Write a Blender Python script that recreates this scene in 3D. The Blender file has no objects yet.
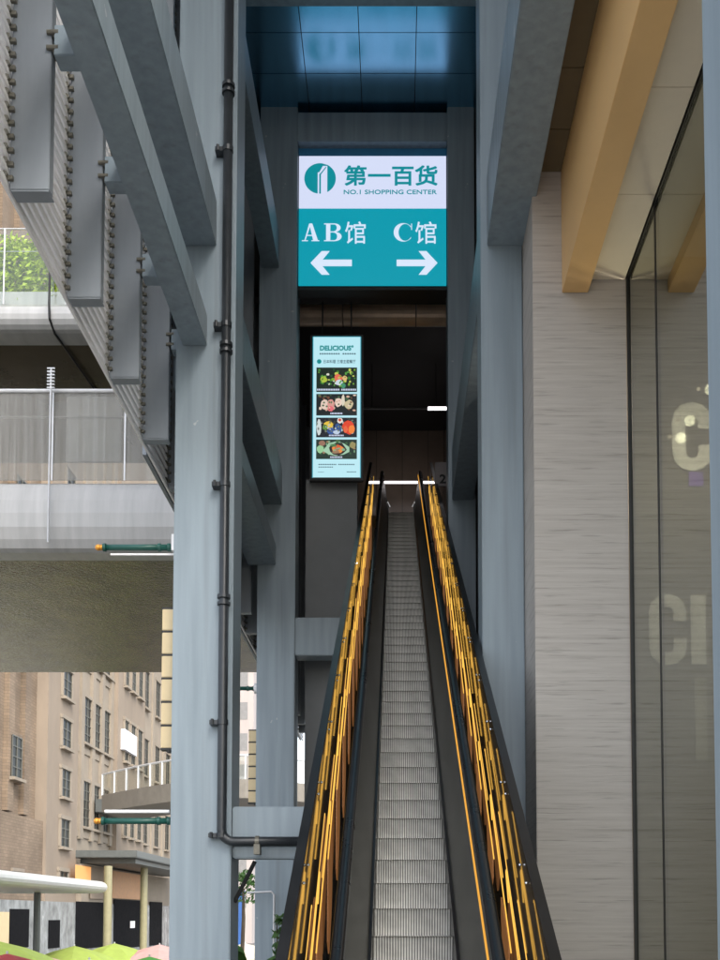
import bpy, bmesh, math, random
from mathutils import Vector, Matrix
random.seed(7)
R = math.radians
S = bpy.context.scene
COL = S.collection

# ------------------------------------------------------------------ camera
EYE = 1.6
F = 1055.0; PX = 396.0; PY = 856.0; PIT = R(3.2)
cam_d = bpy.data.cameras.new('camera'); cam = bpy.data.objects.new('camera', cam_d); COL.objects.link(cam)
cam.location = (0, 0, EYE); cam.rotation_euler = (R(90) + PIT, 0, 0)
cam_d.sensor_width = 36; cam_d.lens = F / 960 * 36
cam_d.shift_x = (360 - PX) / 960; cam_d.shift_y = (PY - 480) / 960
cam_d.clip_start = 0.1; cam_d.clip_end = 2000
S.camera = cam
# ------------------------------------------------------------------ light
SUN_EL, SUN_AZ = 42, 150      # overcast daylight from behind the camera
w = bpy.data.worlds.new('World'); S.world = w; w.use_nodes = True
nt = w.node_tree; bg = nt.nodes['Background']
sky = nt.nodes.new('ShaderNodeTexSky'); sky.sky_type = 'NISHITA'; sky.sun_disc = False
sky.sun_elevation = R(SUN_EL); sky.sun_rotation = R(SUN_AZ); sky.dust_density = 3.0; sky.air_density = 1.0
hs = nt.nodes.new('ShaderNodeHueSaturation'); hs.inputs['Saturation'].default_value = .5   # cloud cover greys the blue
nt.links.new(sky.outputs[0], hs.inputs['Color']); nt.links.new(hs.outputs[0], bg.inputs[0]); bg.inputs[1].default_value = 0.14
sl_ = bpy.data.lights.new('sun', 'SUN'); sun = bpy.data.objects.new('sun', sl_); COL.objects.link(sun)
sl_.energy = 0.6; sl_.angle = R(25); sl_.color = (1, .95, .88)
sun.location = (-10, -10, 30)
sd = Vector((math.sin(R(SUN_AZ)) * math.cos(R(SUN_EL)), math.cos(R(SUN_AZ)) * math.cos(R(SUN_EL)), math.sin(R(SUN_EL))))
sun.rotation_euler = sd.to_track_quat('Z', 'Y').to_euler()
EXPO = 1.75
vs = S.view_settings; vs.view_transform = 'Standard'; vs.look = 'None'; vs.exposure = EXPO; vs.gamma = 1
vs.use_curve_mapping = False
EM = 1 / 2 ** EXPO
S.render.engine = 'CYCLES'
S.cycles.use_denoising = True
S.cycles.max_bounces = 8; S.cycles.transparent_max_bounces = 12
S.cycles.sample_clamp_indirect = 4

# ------------------------------------------------------------------ picture point -> place
cP, sP = math.cos(PIT), math.sin(PIT)
def Z(v, D):
    r = (PY - v) / F
    return EYE + D * (r * cP + sP) / (cP - r * sP)
def X(u, D, z=EYE):
    return (u - PX) / F * (D * cP + (z - EYE) * sP)
def XV(u, v, D): return X(u, D, Z(v, D))

# ------------------------------------------------------------------ materials
def lin(r, g, b):
    f = lambda c: c / 12.92 if c <= .04045 else ((c + .055) / 1.055) ** 2.4
    return (f(r / 255), f(g / 255), f(b / 255))
class NT:
    def __init__(s, name):
        s.m = bpy.data.materials.new(name); s.m.use_nodes = True
        s.t = s.m.node_tree; s.b = s.t.nodes['Principled BSDF']; s.out = s.t.nodes['Material Output']
    def n(s, typ, **k):
        nd = s.t.nodes.new(typ)
        for a, b in k.items(): setattr(nd, a, b)
        return nd
    def l(s, a, b): s.t.links.new(a, b)
def mat(name, col, rough=.5, metal=0., var=.12, scale=3., bump=0., bscale=40., stretch=(1, 1, 1), var2=0., spec=None):
    k = NT(name); b = k.b
    b.inputs['Roughness'].default_value = rough; b.inputs['Metallic'].default_value = metal
    if spec is not None: b.inputs['Specular IOR Level'].default_value = spec
    tc = k.n('ShaderNodeTexCoord'); mp = k.n('ShaderNodeMapping'); mp.inputs['Scale'].default_value = stretch
    k.l(tc.outputs['Object'], mp.inputs[0])
    nz = k.n('ShaderNodeTexNoise'); nz.inputs['Scale'].default_value = scale; nz.inputs['Detail'].default_value = 8
    nz.inputs['Roughness'].default_value = .65
    k.l(mp.outputs[0], nz.inputs['Vector'])
    cr = k.n('ShaderNodeValToRGB')
    cr.color_ramp.elements[0].position = .3; cr.color_ramp.elements[1].position = .7
    cr.color_ramp.elements[0].color = (*[c * (1 - var) for c in col], 1)
    cr.color_ramp.elements[1].color = (*[min(1, c * (1 + var)) for c in col], 1)
    k.l(nz.outputs['Fac'], cr.inputs[0]); k.l(cr.outputs[0], b.inputs['Base Color'])
    mr = k.n('ShaderNodeMapRange'); mr.inputs[3].default_value = max(.02, rough * .8); mr.inputs[4].default_value = min(1, rough * 1.25)
    k.l(nz.outputs['Fac'], mr.inputs[0]); k.l(mr.outputs[0], b.inputs['Roughness'])
    if bump:
        n2 = k.n('ShaderNodeTexNoise'); n2.inputs['Scale'].default_value = bscale; n2.inputs['Detail'].default_value = 5
        k.l(mp.outputs[0], n2.inputs['Vector'])
        bp = k.n('ShaderNodeBump'); bp.inputs['Strength'].default_value = bump; bp.inputs['Distance'].default_value = .02
        k.l(n2.outputs['Fac'], bp.inputs['Height']); k.l(bp.outputs[0], b.inputs['Normal'])
    return k.m
def emis(name, col, s=1.0, base=(.02, .02, .02)):
    k = NT(name); k.b.inputs['Base Color'].default_value = (*base, 1)
    k.b.inputs['Emission Color'].default_value = (*col, 1); k.b.inputs['Emission Strength'].default_value = s * EM
    k.b.inputs['Roughness'].default_value = .4
    return k.m
def glass(name, tint, fac, rough=.02, gcol=(1, 1, 1)):
    k = NT(name); k.t.nodes.remove(k.b)
    tr = k.n('ShaderNodeBsdfTransparent'); tr.inputs[0].default_value = (*tint, 1)
    gl = k.n('ShaderNodeBsdfGlossy'); gl.inputs['Roughness'].default_value = rough; gl.inputs[0].default_value = (*gcol, 1)
    lw = k.n('ShaderNodeLayerWeight'); lw.inputs['Blend'].default_value = .5
    pw = k.n('ShaderNodeMath', operation='POWER'); pw.inputs[1].default_value = 4.0; k.l(lw.outputs['Facing'], pw.inputs[0])
    ad = k.n('ShaderNodeMath', operation='MULTIPLY_ADD', use_clamp=True); ad.inputs[1].default_value = .8; ad.inputs[2].default_value = fac
    k.l(pw.outputs[0], ad.inputs[0])
    mx = k.n('ShaderNodeMixShader'); k.l(ad.outputs[0], mx.inputs[0]); k.l(tr.outputs[0], mx.inputs[1]); k.l(gl.outputs[0], mx.inputs[2])
    k.l(mx.outputs[0], k.out.inputs[0]); return k.m
def steel_paint():
    # pale blue-grey paint with faint vertical runs, scuffs and a few chips
    k = NT('blue_grey_paint'); b = k.b
    tc = k.n('ShaderNodeTexCoord'); mp = k.n('ShaderNodeMapping'); mp.inputs['Scale'].default_value = (6, 6, .35)
    k.l(tc.outputs['Object'], mp.inputs[0])
    a = k.n('ShaderNodeTexNoise'); a.inputs['Scale'].default_value = 1.6; a.inputs['Detail'].default_value = 9; k.l(mp.outputs[0], a.inputs[0])
    cr = k.n('ShaderNodeValToRGB'); cr.color_ramp.elements[0].position = .3; cr.color_ramp.elements[1].position = .72
    cr.color_ramp.elements[0].color = (.205, .255, .287, 1); cr.color_ramp.elements[1].color = (.272, .333, .373, 1)
    k.l(a.outputs['Fac'], cr.inputs[0])
    c = k.n('ShaderNodeTexNoise'); c.inputs['Scale'].default_value = 4.3; c.inputs['Detail'].default_value = 3; k.l(tc.outputs['Object'], c.inputs[0])
    r2 = k.n('ShaderNodeValToRGB'); r2.color_ramp.elements[0].position = .725; r2.color_ramp.elements[1].position = .735
    k.l(c.outputs['Fac'], r2.inputs[0])
    mx = k.n('ShaderNodeMixRGB'); mx.inputs[2].default_value = (.40, .42, .44, 1)
    k.l(r2.outputs[0], mx.inputs[0]); k.l(cr.outputs[0], mx.inputs[1]); k.l(mx.outputs[0], b.inputs['Base Color'])
    gm = k.n('ShaderNodeMapping'); gm.inputs['Scale'].default_value = (9, 9, .22); k.l(tc.outputs['Object'], gm.inputs[0])
    gn = k.n('ShaderNodeTexNoise'); gn.inputs['Scale'].default_value = 1.0; gn.inputs['Detail'].default_value = 6; k.l(gm.outputs[0], gn.inputs[0])
    gr = k.n('ShaderNodeValToRGB'); gr.color_ramp.elements[0].position = .56; gr.color_ramp.elements[1].position = .8
    gr.color_ramp.elements[0].color = (0, 0, 0, 1); gr.color_ramp.elements[1].color = (.45, .45, .45, 1); k.l(gn.outputs['Fac'], gr.inputs[0])
    g2 = k.n('ShaderNodeMixRGB'); g2.inputs[2].default_value = (.13, .135, .125, 1); k.l(gr.outputs[0], g2.inputs[0]); k.l(mx.outputs[0], g2.inputs[1]); k.l(g2.outputs[0], b.inputs['Base Color'])
    b.inputs['Roughness'].default_value = .42
    bp = k.n('ShaderNodeBump'); bp.inputs['Strength'].default_value = .06; bp.inputs['Distance'].default_value = .01
    d = k.n('ShaderNodeTexNoise'); d.inputs['Scale'].default_value = 30; k.l(tc.outputs['Object'], d.inputs[0])
    k.l(d.outputs['Fac'], bp.inputs['Height']); k.l(bp.outputs[0], b.inputs['Normal'])
    return k.m
def travertine():
    k = NT('travertine'); b = k.b
    tc = k.n('ShaderNodeTexCoord'); mp = k.n('ShaderNodeMapping'); mp.inputs['Scale'].default_value = (.9, .9, 30)
    k.l(tc.outputs['Object'], mp.inputs[0])
    a = k.n('ShaderNodeTexNoise'); a.inputs['Scale'].default_value = 1.2; a.inputs['Detail'].default_value = 10; a.inputs['Roughness'].default_value = .7
    a.inputs['Distortion'].default_value = .25
    k.l(mp.outputs[0], a.inputs[0])
    cr = k.n('ShaderNodeValToRGB'); e = cr.color_ramp.elements
    e[0].position = .28; e[0].color = (.33, .295, .26, 1); e[1].position = .70; e[1].color = (.55, .51, .465, 1)
    x = e.new(.42); x.color = (.46, .42, .38, 1)
    k.l(a.outputs['Fac'], cr.inputs[0])
    # pitted dark veins lying level
    mp2 = k.n('ShaderNodeMapping'); mp2.inputs['Scale'].default_value = (1.9, 1.9, 34); k.l(tc.outputs['Object'], mp2.inputs[0])
    c = k.n('ShaderNodeTexNoise'); c.inputs['Scale'].default_value = 1.0; c.inputs['Detail'].default_value = 6; k.l(mp2.outputs[0], c.inputs[0])
    r2 = k.n('ShaderNodeValToRGB'); r2.color_ramp.elements[0].position = .58; r2.color_ramp.elements[1].position = .70
    r2.color_ramp.elements[0].color = (0, 0, 0, 1); r2.color_ramp.elements[1].color = (.42, .42, .42, 1)
    k.l(c.outputs['Fac'], r2.inputs[0])
    mx = k.n('ShaderNodeMixRGB'); mx.inputs[2].default_value = (.17, .15, .13, 1)
    k.l(r2.outputs[0], mx.inputs[0]); k.l(cr.outputs[0], mx.inputs[1])
    k.l(mx.outputs[0], b.inputs['Base Color']); b.inputs['Roughness'].default_value = .55
    bp = k.n('ShaderNodeBump'); bp.inputs['Strength'].default_value = .35; bp.inputs['Distance'].default_value = .01; bp.invert = True
    k.l(r2.outputs[0], bp.inputs['Height']); k.l(bp.outputs[0], b.inputs['Normal'])
    return k.m
def brick(name, c1, c2, mortar, bw=.5, bh=.18, face='x'):
    k = NT(name); tc = k.n('ShaderNodeTexCoord'); sp = k.n('ShaderNodeSeparateXYZ'); cb = k.n('ShaderNodeCombineXYZ')
    k.l(tc.outputs['Object'], sp.inputs[0])
    ad = k.n('ShaderNodeMath', operation='ADD'); k.l(sp.outputs[0], ad.inputs[0]); k.l(sp.outputs[1], ad.inputs[1])
    k.l(ad.outputs[0], cb.inputs[0]); k.l(sp.outputs[2], cb.inputs[1])
    br = k.n('ShaderNodeTexBrick'); br.inputs['Scale'].default_value = 1
    br.inputs['Brick Width'].default_value = bw; br.inputs['Row Height'].default_value = bh; br.inputs['Mortar Size'].default_value = .014
    br.inputs['Color1'].default_value = (*c1, 1); br.inputs['Color2'].default_value = (*c2, 1); br.inputs['Mortar'].default_value = (*mortar, 1)
    k.l(cb.outputs[0], br.inputs[0])
    nz = k.n('ShaderNodeTexNoise'); nz.inputs['Scale'].default_value = .35; nz.inputs['Detail'].default_value = 7; k.l(tc.outputs['Object'], nz.inputs[0])
    cr = k.n('ShaderNodeValToRGB'); cr.color_ramp.elements[0].color = (.72, .70, .68, 1); cr.color_ramp.elements[1].color = (1.12, 1.1, 1.08, 1)
    cr.color_ramp.elements[0].position = .3; cr.color_ramp.elements[1].position = .7
    k.l(nz.outputs['Fac'], cr.inputs[0])
    mx = k.n('ShaderNodeMixRGB', blend_type='MULTIPLY'); mx.inputs[0].default_value = 1
    k.l(br.outputs[0], mx.inputs[1]); k.l(cr.outputs[0], mx.inputs[2]); k.l(mx.outputs[0], k.b.inputs['Base Color'])
    k.b.inputs['Roughness'].default_value = .85
    return k.m
def grooved(name, c1, c2, pitch, rough=.4, metal=.6):
    k = NT(name); tc = k.n('ShaderNodeTexCoord'); sp = k.n('ShaderNodeSeparateXYZ'); k.l(tc.outputs['Object'], sp.inputs[0])
    m = k.n('ShaderNodeMath', operation='MULTIPLY'); m.inputs[1].default_value = 2 * math.pi / pitch; k.l(sp.outputs[0], m.inputs[0])
    s = k.n('ShaderNodeMath', operation='SINE'); k.l(m.outputs[0], s.inputs[0])
    mr = k.n('ShaderNodeMapRange'); mr.inputs[1].default_value = -.5; mr.inputs[2].default_value = .4; k.l(s.outputs[0], mr.inputs[0])
    nz = k.n('ShaderNodeTexNoise'); nz.inputs['Scale'].default_value = 9; nz.inputs['Detail'].default_value = 6; k.l(tc.outputs['Object'], nz.inputs[0])
    mn = k.n('ShaderNodeMapRange'); mn.inputs[3].default_value = .6; mn.inputs[4].default_value = 1.4; k.l(nz.outputs['Fac'], mn.inputs[0])
    mx = k.n('ShaderNodeMixRGB'); mx.inputs[1].default_value = (*c1, 1); mx.inputs[2].default_value = (*c2, 1); k.l(mr.outputs[0], mx.inputs[0])
    mu = k.n('ShaderNodeMixRGB', blend_type='MULTIPLY'); mu.inputs[0].default_value = 1; k.l(mx.outputs[0], mu.inputs[1]); k.l(mn.outputs[0], mu.inputs[2])
    k.l(mu.outputs[0], k.b.inputs['Base Color']); k.b.inputs['Roughness'].default_value = rough; k.b.inputs['Metallic'].default_value = metal
    bp = k.n('ShaderNodeBump'); bp.inputs['Strength'].default_value = .5; bp.inputs['Distance'].default_value = .004
    k.l(mr.outputs[0], bp.inputs['Height']); k.l(bp.outputs[0], k.b.inputs['Normal'])
    return k.m

M = {}
M['steel'] = steel_paint()
M['pipe'] = mat('black_pipe_paint', (.022, .026, .03), .35, var=.25, scale=8)
M['white_alu'] = mat('white_aluminium', (.90, .885, .875), .38, var=.06, scale=2)
M['fin'] = mat('grey_aluminium', (.23, .255, .28), .4, var=.08, scale=2, stretch=(3, 3, .4))
M['clip'] = mat('clip_metal', (.16, .15, .12), .45, .4, var=.3, scale=20)
M['dark'] = mat('dark_recess', (.028, .026, .024), .6, var=.2)
M['backdark'] = mat('dark_brown_panel', (.26, .20, .155), .3, var=.2, scale=1.2)
M['mirror'] = mat('polished_dark_metal', (.20, .44, .62), .19, .97, var=.08, scale=1.2, bump=.10, bscale=1.6, stretch=(2.2, .5, 1))
M['duct'] = mat('bronze_sheet', (.82, .62, .45), .35, .3, var=.15, scale=2)
M['pier'] = mat('grey_render', (.23, .235, .235), .65, var=.08, scale=1.5)
M['stone'] = travertine()
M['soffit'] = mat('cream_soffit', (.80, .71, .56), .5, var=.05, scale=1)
M['yellow'] = mat('ochre_cladding', (.80, .50, .21), .45, var=.05, scale=1)
M['joint'] = mat('black_joint', (.012, .012, .012), .5)
M['tint'] = glass('tinted_shop_glass', (.52, .53, .48), .22, .01, (.80, .82, .78))
M['shopwall'] = mat('shop_wall', (.16, .135, .10), .6, var=.1)
M['letter'] = mat('cream_letter', (.88, .86, .80), .5, var=.03)
M['tread'] = grooved('grooved_step', (.20, .197, .185), (.66, .65, .61), .0195, .45, .3)
M['inner'] = mat('dark_balustrade_metal', (.085, .085, .075), .36, .5, var=.03, scale=.5)
M['skirt'] = mat('black_skirt', (.012, .012, .013), .3, var=.2)
M['rubber'] = mat('black_rubber', (.008, .009, .011), .28, var=.2)
M['outer'] = mat('smoked_mirror_panel', (.085, .066, .042), .055, .0, var=.2, scale=1.5, spec=.9)
M['bronze'] = emis('copper_plate_glow', (.62, .26, .09), .27, (.45, .2, .08))  # plain copper, no lamp behind; faint glow added so the plates look lit
M['led'] = emis('amber_led', (1.0, .54, .09), 1.25)
M['ledthin'] = emis('amber_led_dim', (1.0, .46, .05), .9)
M['bolt'] = mat('steel_bolt', (.75, .75, .75), .2, .9)
M['ground'] = mat('paving', (.36, .35, .33), .7, var=.2, scale=1.5, bump=.1)
M['bridge_w'] = mat('white_bridge_fascia', (.44, .435, .42), .3, var=.14, scale=1.6, stretch=(3, 1, .25))
M['soffit_d'] = mat('olive_metal_soffit', (.085, .082, .028), .12, .95, var=.6, scale=1.4, bump=.75, bscale=15)
M['soffit_b'] = mat('brown_metal_soffit', (.12, .095, .07), .25, .5, var=.2, scale=.8)
M['bglass'] = glass('bridge_glass', (.92, .94, .92), .04, .02)
def stained():
    k = NT('stained_bridge_glass'); b = k.b; tc = k.n('ShaderNodeTexCoord'); mp = k.n('ShaderNodeMapping'); mp.inputs['Scale'].default_value = (16, 16, .5)
    k.l(tc.outputs['Object'], mp.inputs[0]); nz = k.n('ShaderNodeTexNoise'); nz.inputs['Scale'].default_value = 1.3; nz.inputs['Detail'].default_value = 9; k.l(mp.outputs[0], nz.inputs[0])
    cr = k.n('ShaderNodeValToRGB'); e = cr.color_ramp.elements; e[0].position = .36; e[0].color = (.35, .33, .29, 1); e[1].position = .66; e[1].color = (.50, .49, .46, 1)
    k.l(nz.outputs['Fac'], cr.inputs[0]); k.l(cr.outputs[0], b.inputs['Base Color']); b.inputs['Roughness'].default_value = .15
    tr = k.n('ShaderNodeBsdfTransparent'); tr.inputs[0].default_value = (.8, .8, .78, 1); mx = k.n('ShaderNodeMixShader'); mx.inputs[0].default_value = .36
    k.l(tr.outputs[0], mx.inputs[1]); k.l(b.outputs[0], mx.inputs[2]); k.l(mx.outputs[0], k.out.inputs[0]); return k.m
M['frit'] = stained()
M['rail'] = mat('pale_rail', (.6, .6, .6), .35, .3)
M['green_pole'] = mat('dark_green_paint', (.012, .085, .065), .35)
M['gold'] = mat('gold_finial', (.75, .33, .05), .35, .5)
M['cream_tile'] = mat('cream_panel', (.62, .49, .28), .45, var=.06)
M['brickA'] = brick('tan_brick', (.20, .15, .105), (.245, .185, .13), (.14, .115, .085), .55, .2)
M['stoneB'] = mat('beige_render', (.245, .198, .15), .85, var=.14, scale=.5, stretch=(1, 1, .4))
M['stoneC'] = mat('pale_stone', (.265, .225, .175), .85, var=.12, scale=.5)
M['wing'] = mat('window_dark', (.02, .022, .02), .35, spec=.2, var=.3, scale=.6)
M['frame'] = mat('window_frame_metal', (.10, .10, .085), .5)
M['canopy_d'] = mat('dark_canopy_metal', (.12, .13, .125), .4, .3)
M['canopy_w'] = mat('white_canopy_panel', (.62, .62, .57), .35, var=.06)
M['marble'] = mat('grey_marble', (.24, .255, .255), .25, var=.5, scale=1.2, stretch=(1, 1, .6))
M['door'] = mat('black_doorway', (.006, .006, .007), .8, spec=.1)
M['warm'] = emis('warm_lit_panel', (.85, .36, .08), .75, (.5, .25, .1))
M['pale'] = mat('pale_far_facade', (.40, .36, .345), .8, var=.12, scale=.3, stretch=(3, 3, .3))
M['farwin'] = mat('far_window', (.22, .22, .22), .4)
M['blue'] = mat('blue_hoarding', (.03, .10, .30), .5)
M['bark'] = mat('bark', (.10, .075, .05), .9, var=.3)
M['leaf'] = mat('leaf_green', (.05, .13, .022), .5, var=.55, scale=6)
M['leafb'] = mat('hedge_leaf', (.40, .52, .02), .5, var=.5, scale=5)
M['white_em'] = emis('white_tube', (1, .93, .95), 5)

# ------------------------------------------------------------------ mesh builder
WL = {}
def T(o, label=None, cat=None, group=None, kind=None):
    if label: o['label'] = label
    if cat: o['category'] = cat
    if group: o['group'] = group
    if kind: o['kind'] = kind
    return o
class MB:
    def __init__(s): s.v = []; s.f = []
    def add(s, vs, fs):
        b = len(s.v); s.v += [tuple(p) for p in vs]; s.f += [tuple(i + b for i in f) for f in fs]
    def box(s, x0, x1, y0, y1, z0, z1):
        x0, x1 = min(x0, x1), max(x0, x1); y0, y1 = min(y0, y1), max(y0, y1); z0, z1 = min(z0, z1), max(z0, z1)
        s.add([(x0, y0, z0), (x1, y0, z0), (x1, y1, z0), (x0, y1, z0), (x0, y0, z1), (x1, y0, z1), (x1, y1, z1), (x0, y1, z1)],
              [(0, 3, 2, 1), (4, 5, 6, 7), (0, 1, 5, 4), (1, 2, 6, 5), (2, 3, 7, 6), (3, 0, 4, 7)]); return s
    def cbox(s, x0, x1, y0, y1, z0, z1, c=.012):
        """box with chamfered edges"""
        x0, x1 = min(x0, x1), max(x0, x1); y0, y1 = min(y0, y1), max(y0, y1); z0, z1 = min(z0, z1), max(z0, z1)
        bm = bmesh.new(); bmesh.ops.create_cube(bm, size=1)
        for v in bm.verts:
            v.co = Vector(((x0 + x1) / 2 + v.co.x * (x1 - x0), (y0 + y1) / 2 + v.co.y * (y1 - y0), (z0 + z1) / 2 + v.co.z * (z1 - z0)))
        bmesh.ops.bevel(bm, geom=bm.edges[:], offset=c, segments=2, affect='EDGES')
        s.frombm(bm); return s
    def frombm(s, bm):
        bm.verts.index_update(); s.add([v.co[:] for v in bm.verts], [[v.index for v in f.verts] for f in bm.faces]); bm.free()
    def cyl(s, a, b, r, n=16, r2=None, cap=True):
        a, b = Vector(a), Vector(b); d = (b - a).normalized(); q = d.to_track_quat('Z', 'Y'); r2 = r if r2 is None else r2
        vs = []
        for p, rr in ((a, r), (b, r2)):
            for i in range(n):
                t = 2 * math.pi * i / n; vs.append(p + q @ Vector((rr * math.cos(t), rr * math.sin(t), 0)))
        fs = [(i, (i + 1) % n, n + (i + 1) % n, n + i) for i in range(n)]
        if cap: fs += [tuple(range(n - 1, -1, -1)), tuple(range(n, 2 * n))]
        s.add(vs, fs); return s
    def tube(s, pts, r, n=12):
        pts = [Vector(p) for p in pts]; rings = []
        for i, p in enumerate(pts):
            d = (pts[min(i + 1, len(pts) - 1)] - pts[max(i - 1, 0)]).normalized()
            up = Vector((1, 0, 0)) if abs(d.x) < .9 else Vector((0, 0, 1))
            a = d.cross(up).normalized(); b = d.cross(a)
            rr = r[i] if isinstance(r, (list, tuple)) else r
            rings.append([p + a * rr * math.cos(2 * math.pi * j / n) + b * rr * math.sin(2 * math.pi * j / n) for j in range(n)])
        vs = [v for g in rings for v in g]; fs = []
        for i in range(len(pts) - 1):
            for j in range(n): fs.append((i * n + j, i * n + (j + 1) % n, (i + 1) * n + (j + 1) % n, (i + 1) * n + j))
        fs += [tuple(range(n - 1, -1, -1)), tuple(range((len(pts) - 1) * n, len(pts) * n))]
        s.add(vs, fs); return s
    def ball(s, c, r, n=8):
        bm = bmesh.new(); bmesh.ops.create_icosphere(bm, subdivisions=1 if n < 10 else 2, radius=r, matrix=Matrix.Translation(c)); s.frombm(bm); return s
    def poly(s, pts, y, th=.01):
        """flat outline in x-z standing at depth y with a little thickness"""
        n = len(pts)
        if sum(pts[i][0] * pts[(i + 1) % n][1] - pts[(i + 1) % n][0] * pts[i][1] for i in range(n)) < 0: pts = pts[::-1]
        vs = [(p[0], y, p[1]) for p in pts] + [(p[0], y + th, p[1]) for p in pts]
        fs = [tuple(range(n)), tuple(range(2 * n - 1, n - 1, -1))] + [(i, n + i, n + (i + 1) % n, (i + 1) % n) for i in range(n)]
        s.add(vs, fs); return s
    def strip(s, A, B, y, th=.01):
        for i in range(len(A) - 1): s.poly([A[i], A[i + 1], B[i + 1], B[i]], y, th)
        return s
    def text(s, body, x0, x1, z0, z1, y, th=.006, bold=0.0, keep=False):
        c = bpy.data.curves.new('txt', 'FONT'); c.body = body; c.extrude = .001; c.offset = bold; c.resolution_u = 4
        o = bpy.data.objects.new('txt', c); COL.objects.link(o)
        dg = bpy.context.evaluated_depsgraph_get(); dg.update()
        me = bpy.data.meshes.new_from_object(o.evaluated_get(dg))
        vs = [v.co.copy() for v in me.vertices]; fs = [tuple(p.vertices) for p in me.polygons]
        bpy.data.objects.remove(o); bpy.data.curves.remove(c); bpy.data.meshes.remove(me)
        ax, bx = min(v.x for v in vs), max(v.x for v in vs); ay, by = min(v.y for v in vs), max(v.y for v in vs)
        out = []
        for v in vs:
            out.append((x0 + (v.x - ax) / (bx - ax) * (x1 - x0), y if v.z > 0 else y + th, z0 + (v.y - ay) / (by - ay) * (z1 - z0)))
        s.add(out, fs); return s
    def build(s, name, m, parent=None, smooth=False, base=True):
        off = Vector((0, 0, 0))
        if parent is not None: off = WL[parent]
        elif base:
            xs = [p[0] for p in s.v]; ys = [p[1] for p in s.v]; zs = [p[2] for p in s.v]
            off = Vector(((min(xs) + max(xs)) / 2, (min(ys) + max(ys)) / 2, min(zs)))
        me = bpy.data.meshes.new(name); me.from_pydata([(p[0] - off.x, p[1] - off.y, p[2] - off.z) for p in s.v], [], s.f); me.update()
        bm = bmesh.new(); bm.from_mesh(me); bmesh.ops.recalc_face_normals(bm, faces=bm.faces[:]); bm.to_mesh(me); bm.free()
        if smooth:
            for p in me.polygons: p.use_smooth = True
        me.materials.append(m if not isinstance(m, str) else M[m])
        o = bpy.data.objects.new(name, me); COL.objects.link(o)
        if parent is not None: o.parent = parent
        else: o.location = off
        WL[o] = off.copy()
        return o
def empty(name, loc, label, cat, group=None):
    o = bpy.data.objects.new(name, None); COL.objects.link(o); o.location = loc; WL[o] = Vector(loc); o.empty_display_size = .2
    return T(o, label, cat, group)
def dup(root, loc, label=None, group=None):
    def rec(o, par):
        c = o.copy(); COL.objects.link(c); c.parent = par
        for ch in o.children: rec(ch, c)
        return c
    r = rec(root, None); r.location = loc; WL[r] = Vector(loc)
    if label: r['label'] = label
    if group: r['group'] = group
    return r

G0 = -1.6                                  # plaza level; the camera stands on a raised deck at 0
D1, D2 = 10.5, 16.8                        # near and far column rows
# ------------------------------------------------------------------ ground
T(MB().box(-400, 400, -200, 900, G0 - .5, G0).build('plaza_ground', mat('dark_plaza_paving', (.15, .145, .135), .6, var=.25, scale=.8)), kind='structure')
T(MB().box(-3.4, 2.6, -5, 9.0, G0 + .004, 0).build('deck', 'ground'), kind='structure')

# ------------------------------------------------------------------ steel columns
def column(u0, u1, D, dep, ztop, label, zref=EYE + 2, plate=True):
    x0, x1 = X(u0, D, zref), X(u1, D, zref)
    r = empty('steel_column', ((x0 + x1) / 2, D + dep / 2, G0), label, 'column')
    MB().cbox(x0, x1, D, D + dep, G0, ztop, .012).build('shaft', 'steel', r)
    b = MB().box(x0 - .12, x1 + .12, D - .12, D + dep + .12, G0, G0 + .04)
    for sx in (x0 - .06, x1 + .06):
        for sy in (D - .06, D + dep + .06): b.cyl((sx, sy, G0 + .04), (sx, sy, G0 + .09), .02, 6)
    b.build('base_plate', 'steel', r)
    return x0, x1
TOP = 17.0
cLx = column(171.5, 232, D1, .55, TOP, 'pale blue grey steel column carrying the black drain pipe')
cRx = column(482, 524, D1, .5, TOP, 'blue grey steel column standing right of the escalator beside the stone pillar', zref=EYE + 4)
pLx = column(257, 295, D2, .6, Z(97, D2), 'darker steel column behind the drain pipe column, left of the overhead directional sign', zref=EYE + 5)
pRx = column(448, 475, D2, .6, Z(97, D2), 'dark steel column standing right of the overhead directional sign', zref=EYE + 9)
column(743, 860, 2.6, .34, TOP, 'pale near steel column cut by the right edge of the view', zref=EYE + 2)

# ------------------------------------------------------------------ long overhead beams
def beam(x0, x1, y0, y1, z0, z1, label, plates=()):
    r = empty('steel_beam', ((x0 + x1) / 2, (y0 + y1) / 2, z0), label, 'beam')
    MB().cbox(x0, x1, y0, y1, z0, z1, .008).build('web', 'steel', r)
    for yy in plates:
        p = MB().box(x0 - .02, x1 + .02, yy - .012, yy, z0 - .02, z1 + .02)
        for k in range(4):
            zz = z0 + (z1 - z0) * (k + .5) / 4
            p.cyl((x1 + .0, yy - .03, zz), (x1 + .0, yy - .012, zz), .014, 6)
        p.build('end_plate', 'steel', r)
    return r
zb1 = Z(346, D1); zb2 = Z(246, D1)
bx1 = (XV(183, 346, D1), XV(207, 346, D1)); bx2 = (XV(180.5, 246, D1), XV(216.5, 246, D1))
bR = (XV(487, 246, D1), XV(527, 246, D1))
beam(bx1[0], bx1[1], 4.2, D1 - .002, zb1, zb1 + .33, 'lower slim grey beam with brackets to the ribbed wall, meeting the drain pipe column')
beam(bx2[0], bx2[1], 4.2, D1 - .002, zb2, zb2 + .48, 'upper wider grey beam meeting the drain pipe column')
beam(bR[0], bR[1], 4.2, D1 - .002, zb2, zb2 + .75, 'deep grey beam meeting the column right of the escalator')
g = 'beams between the near and far columns'
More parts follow.
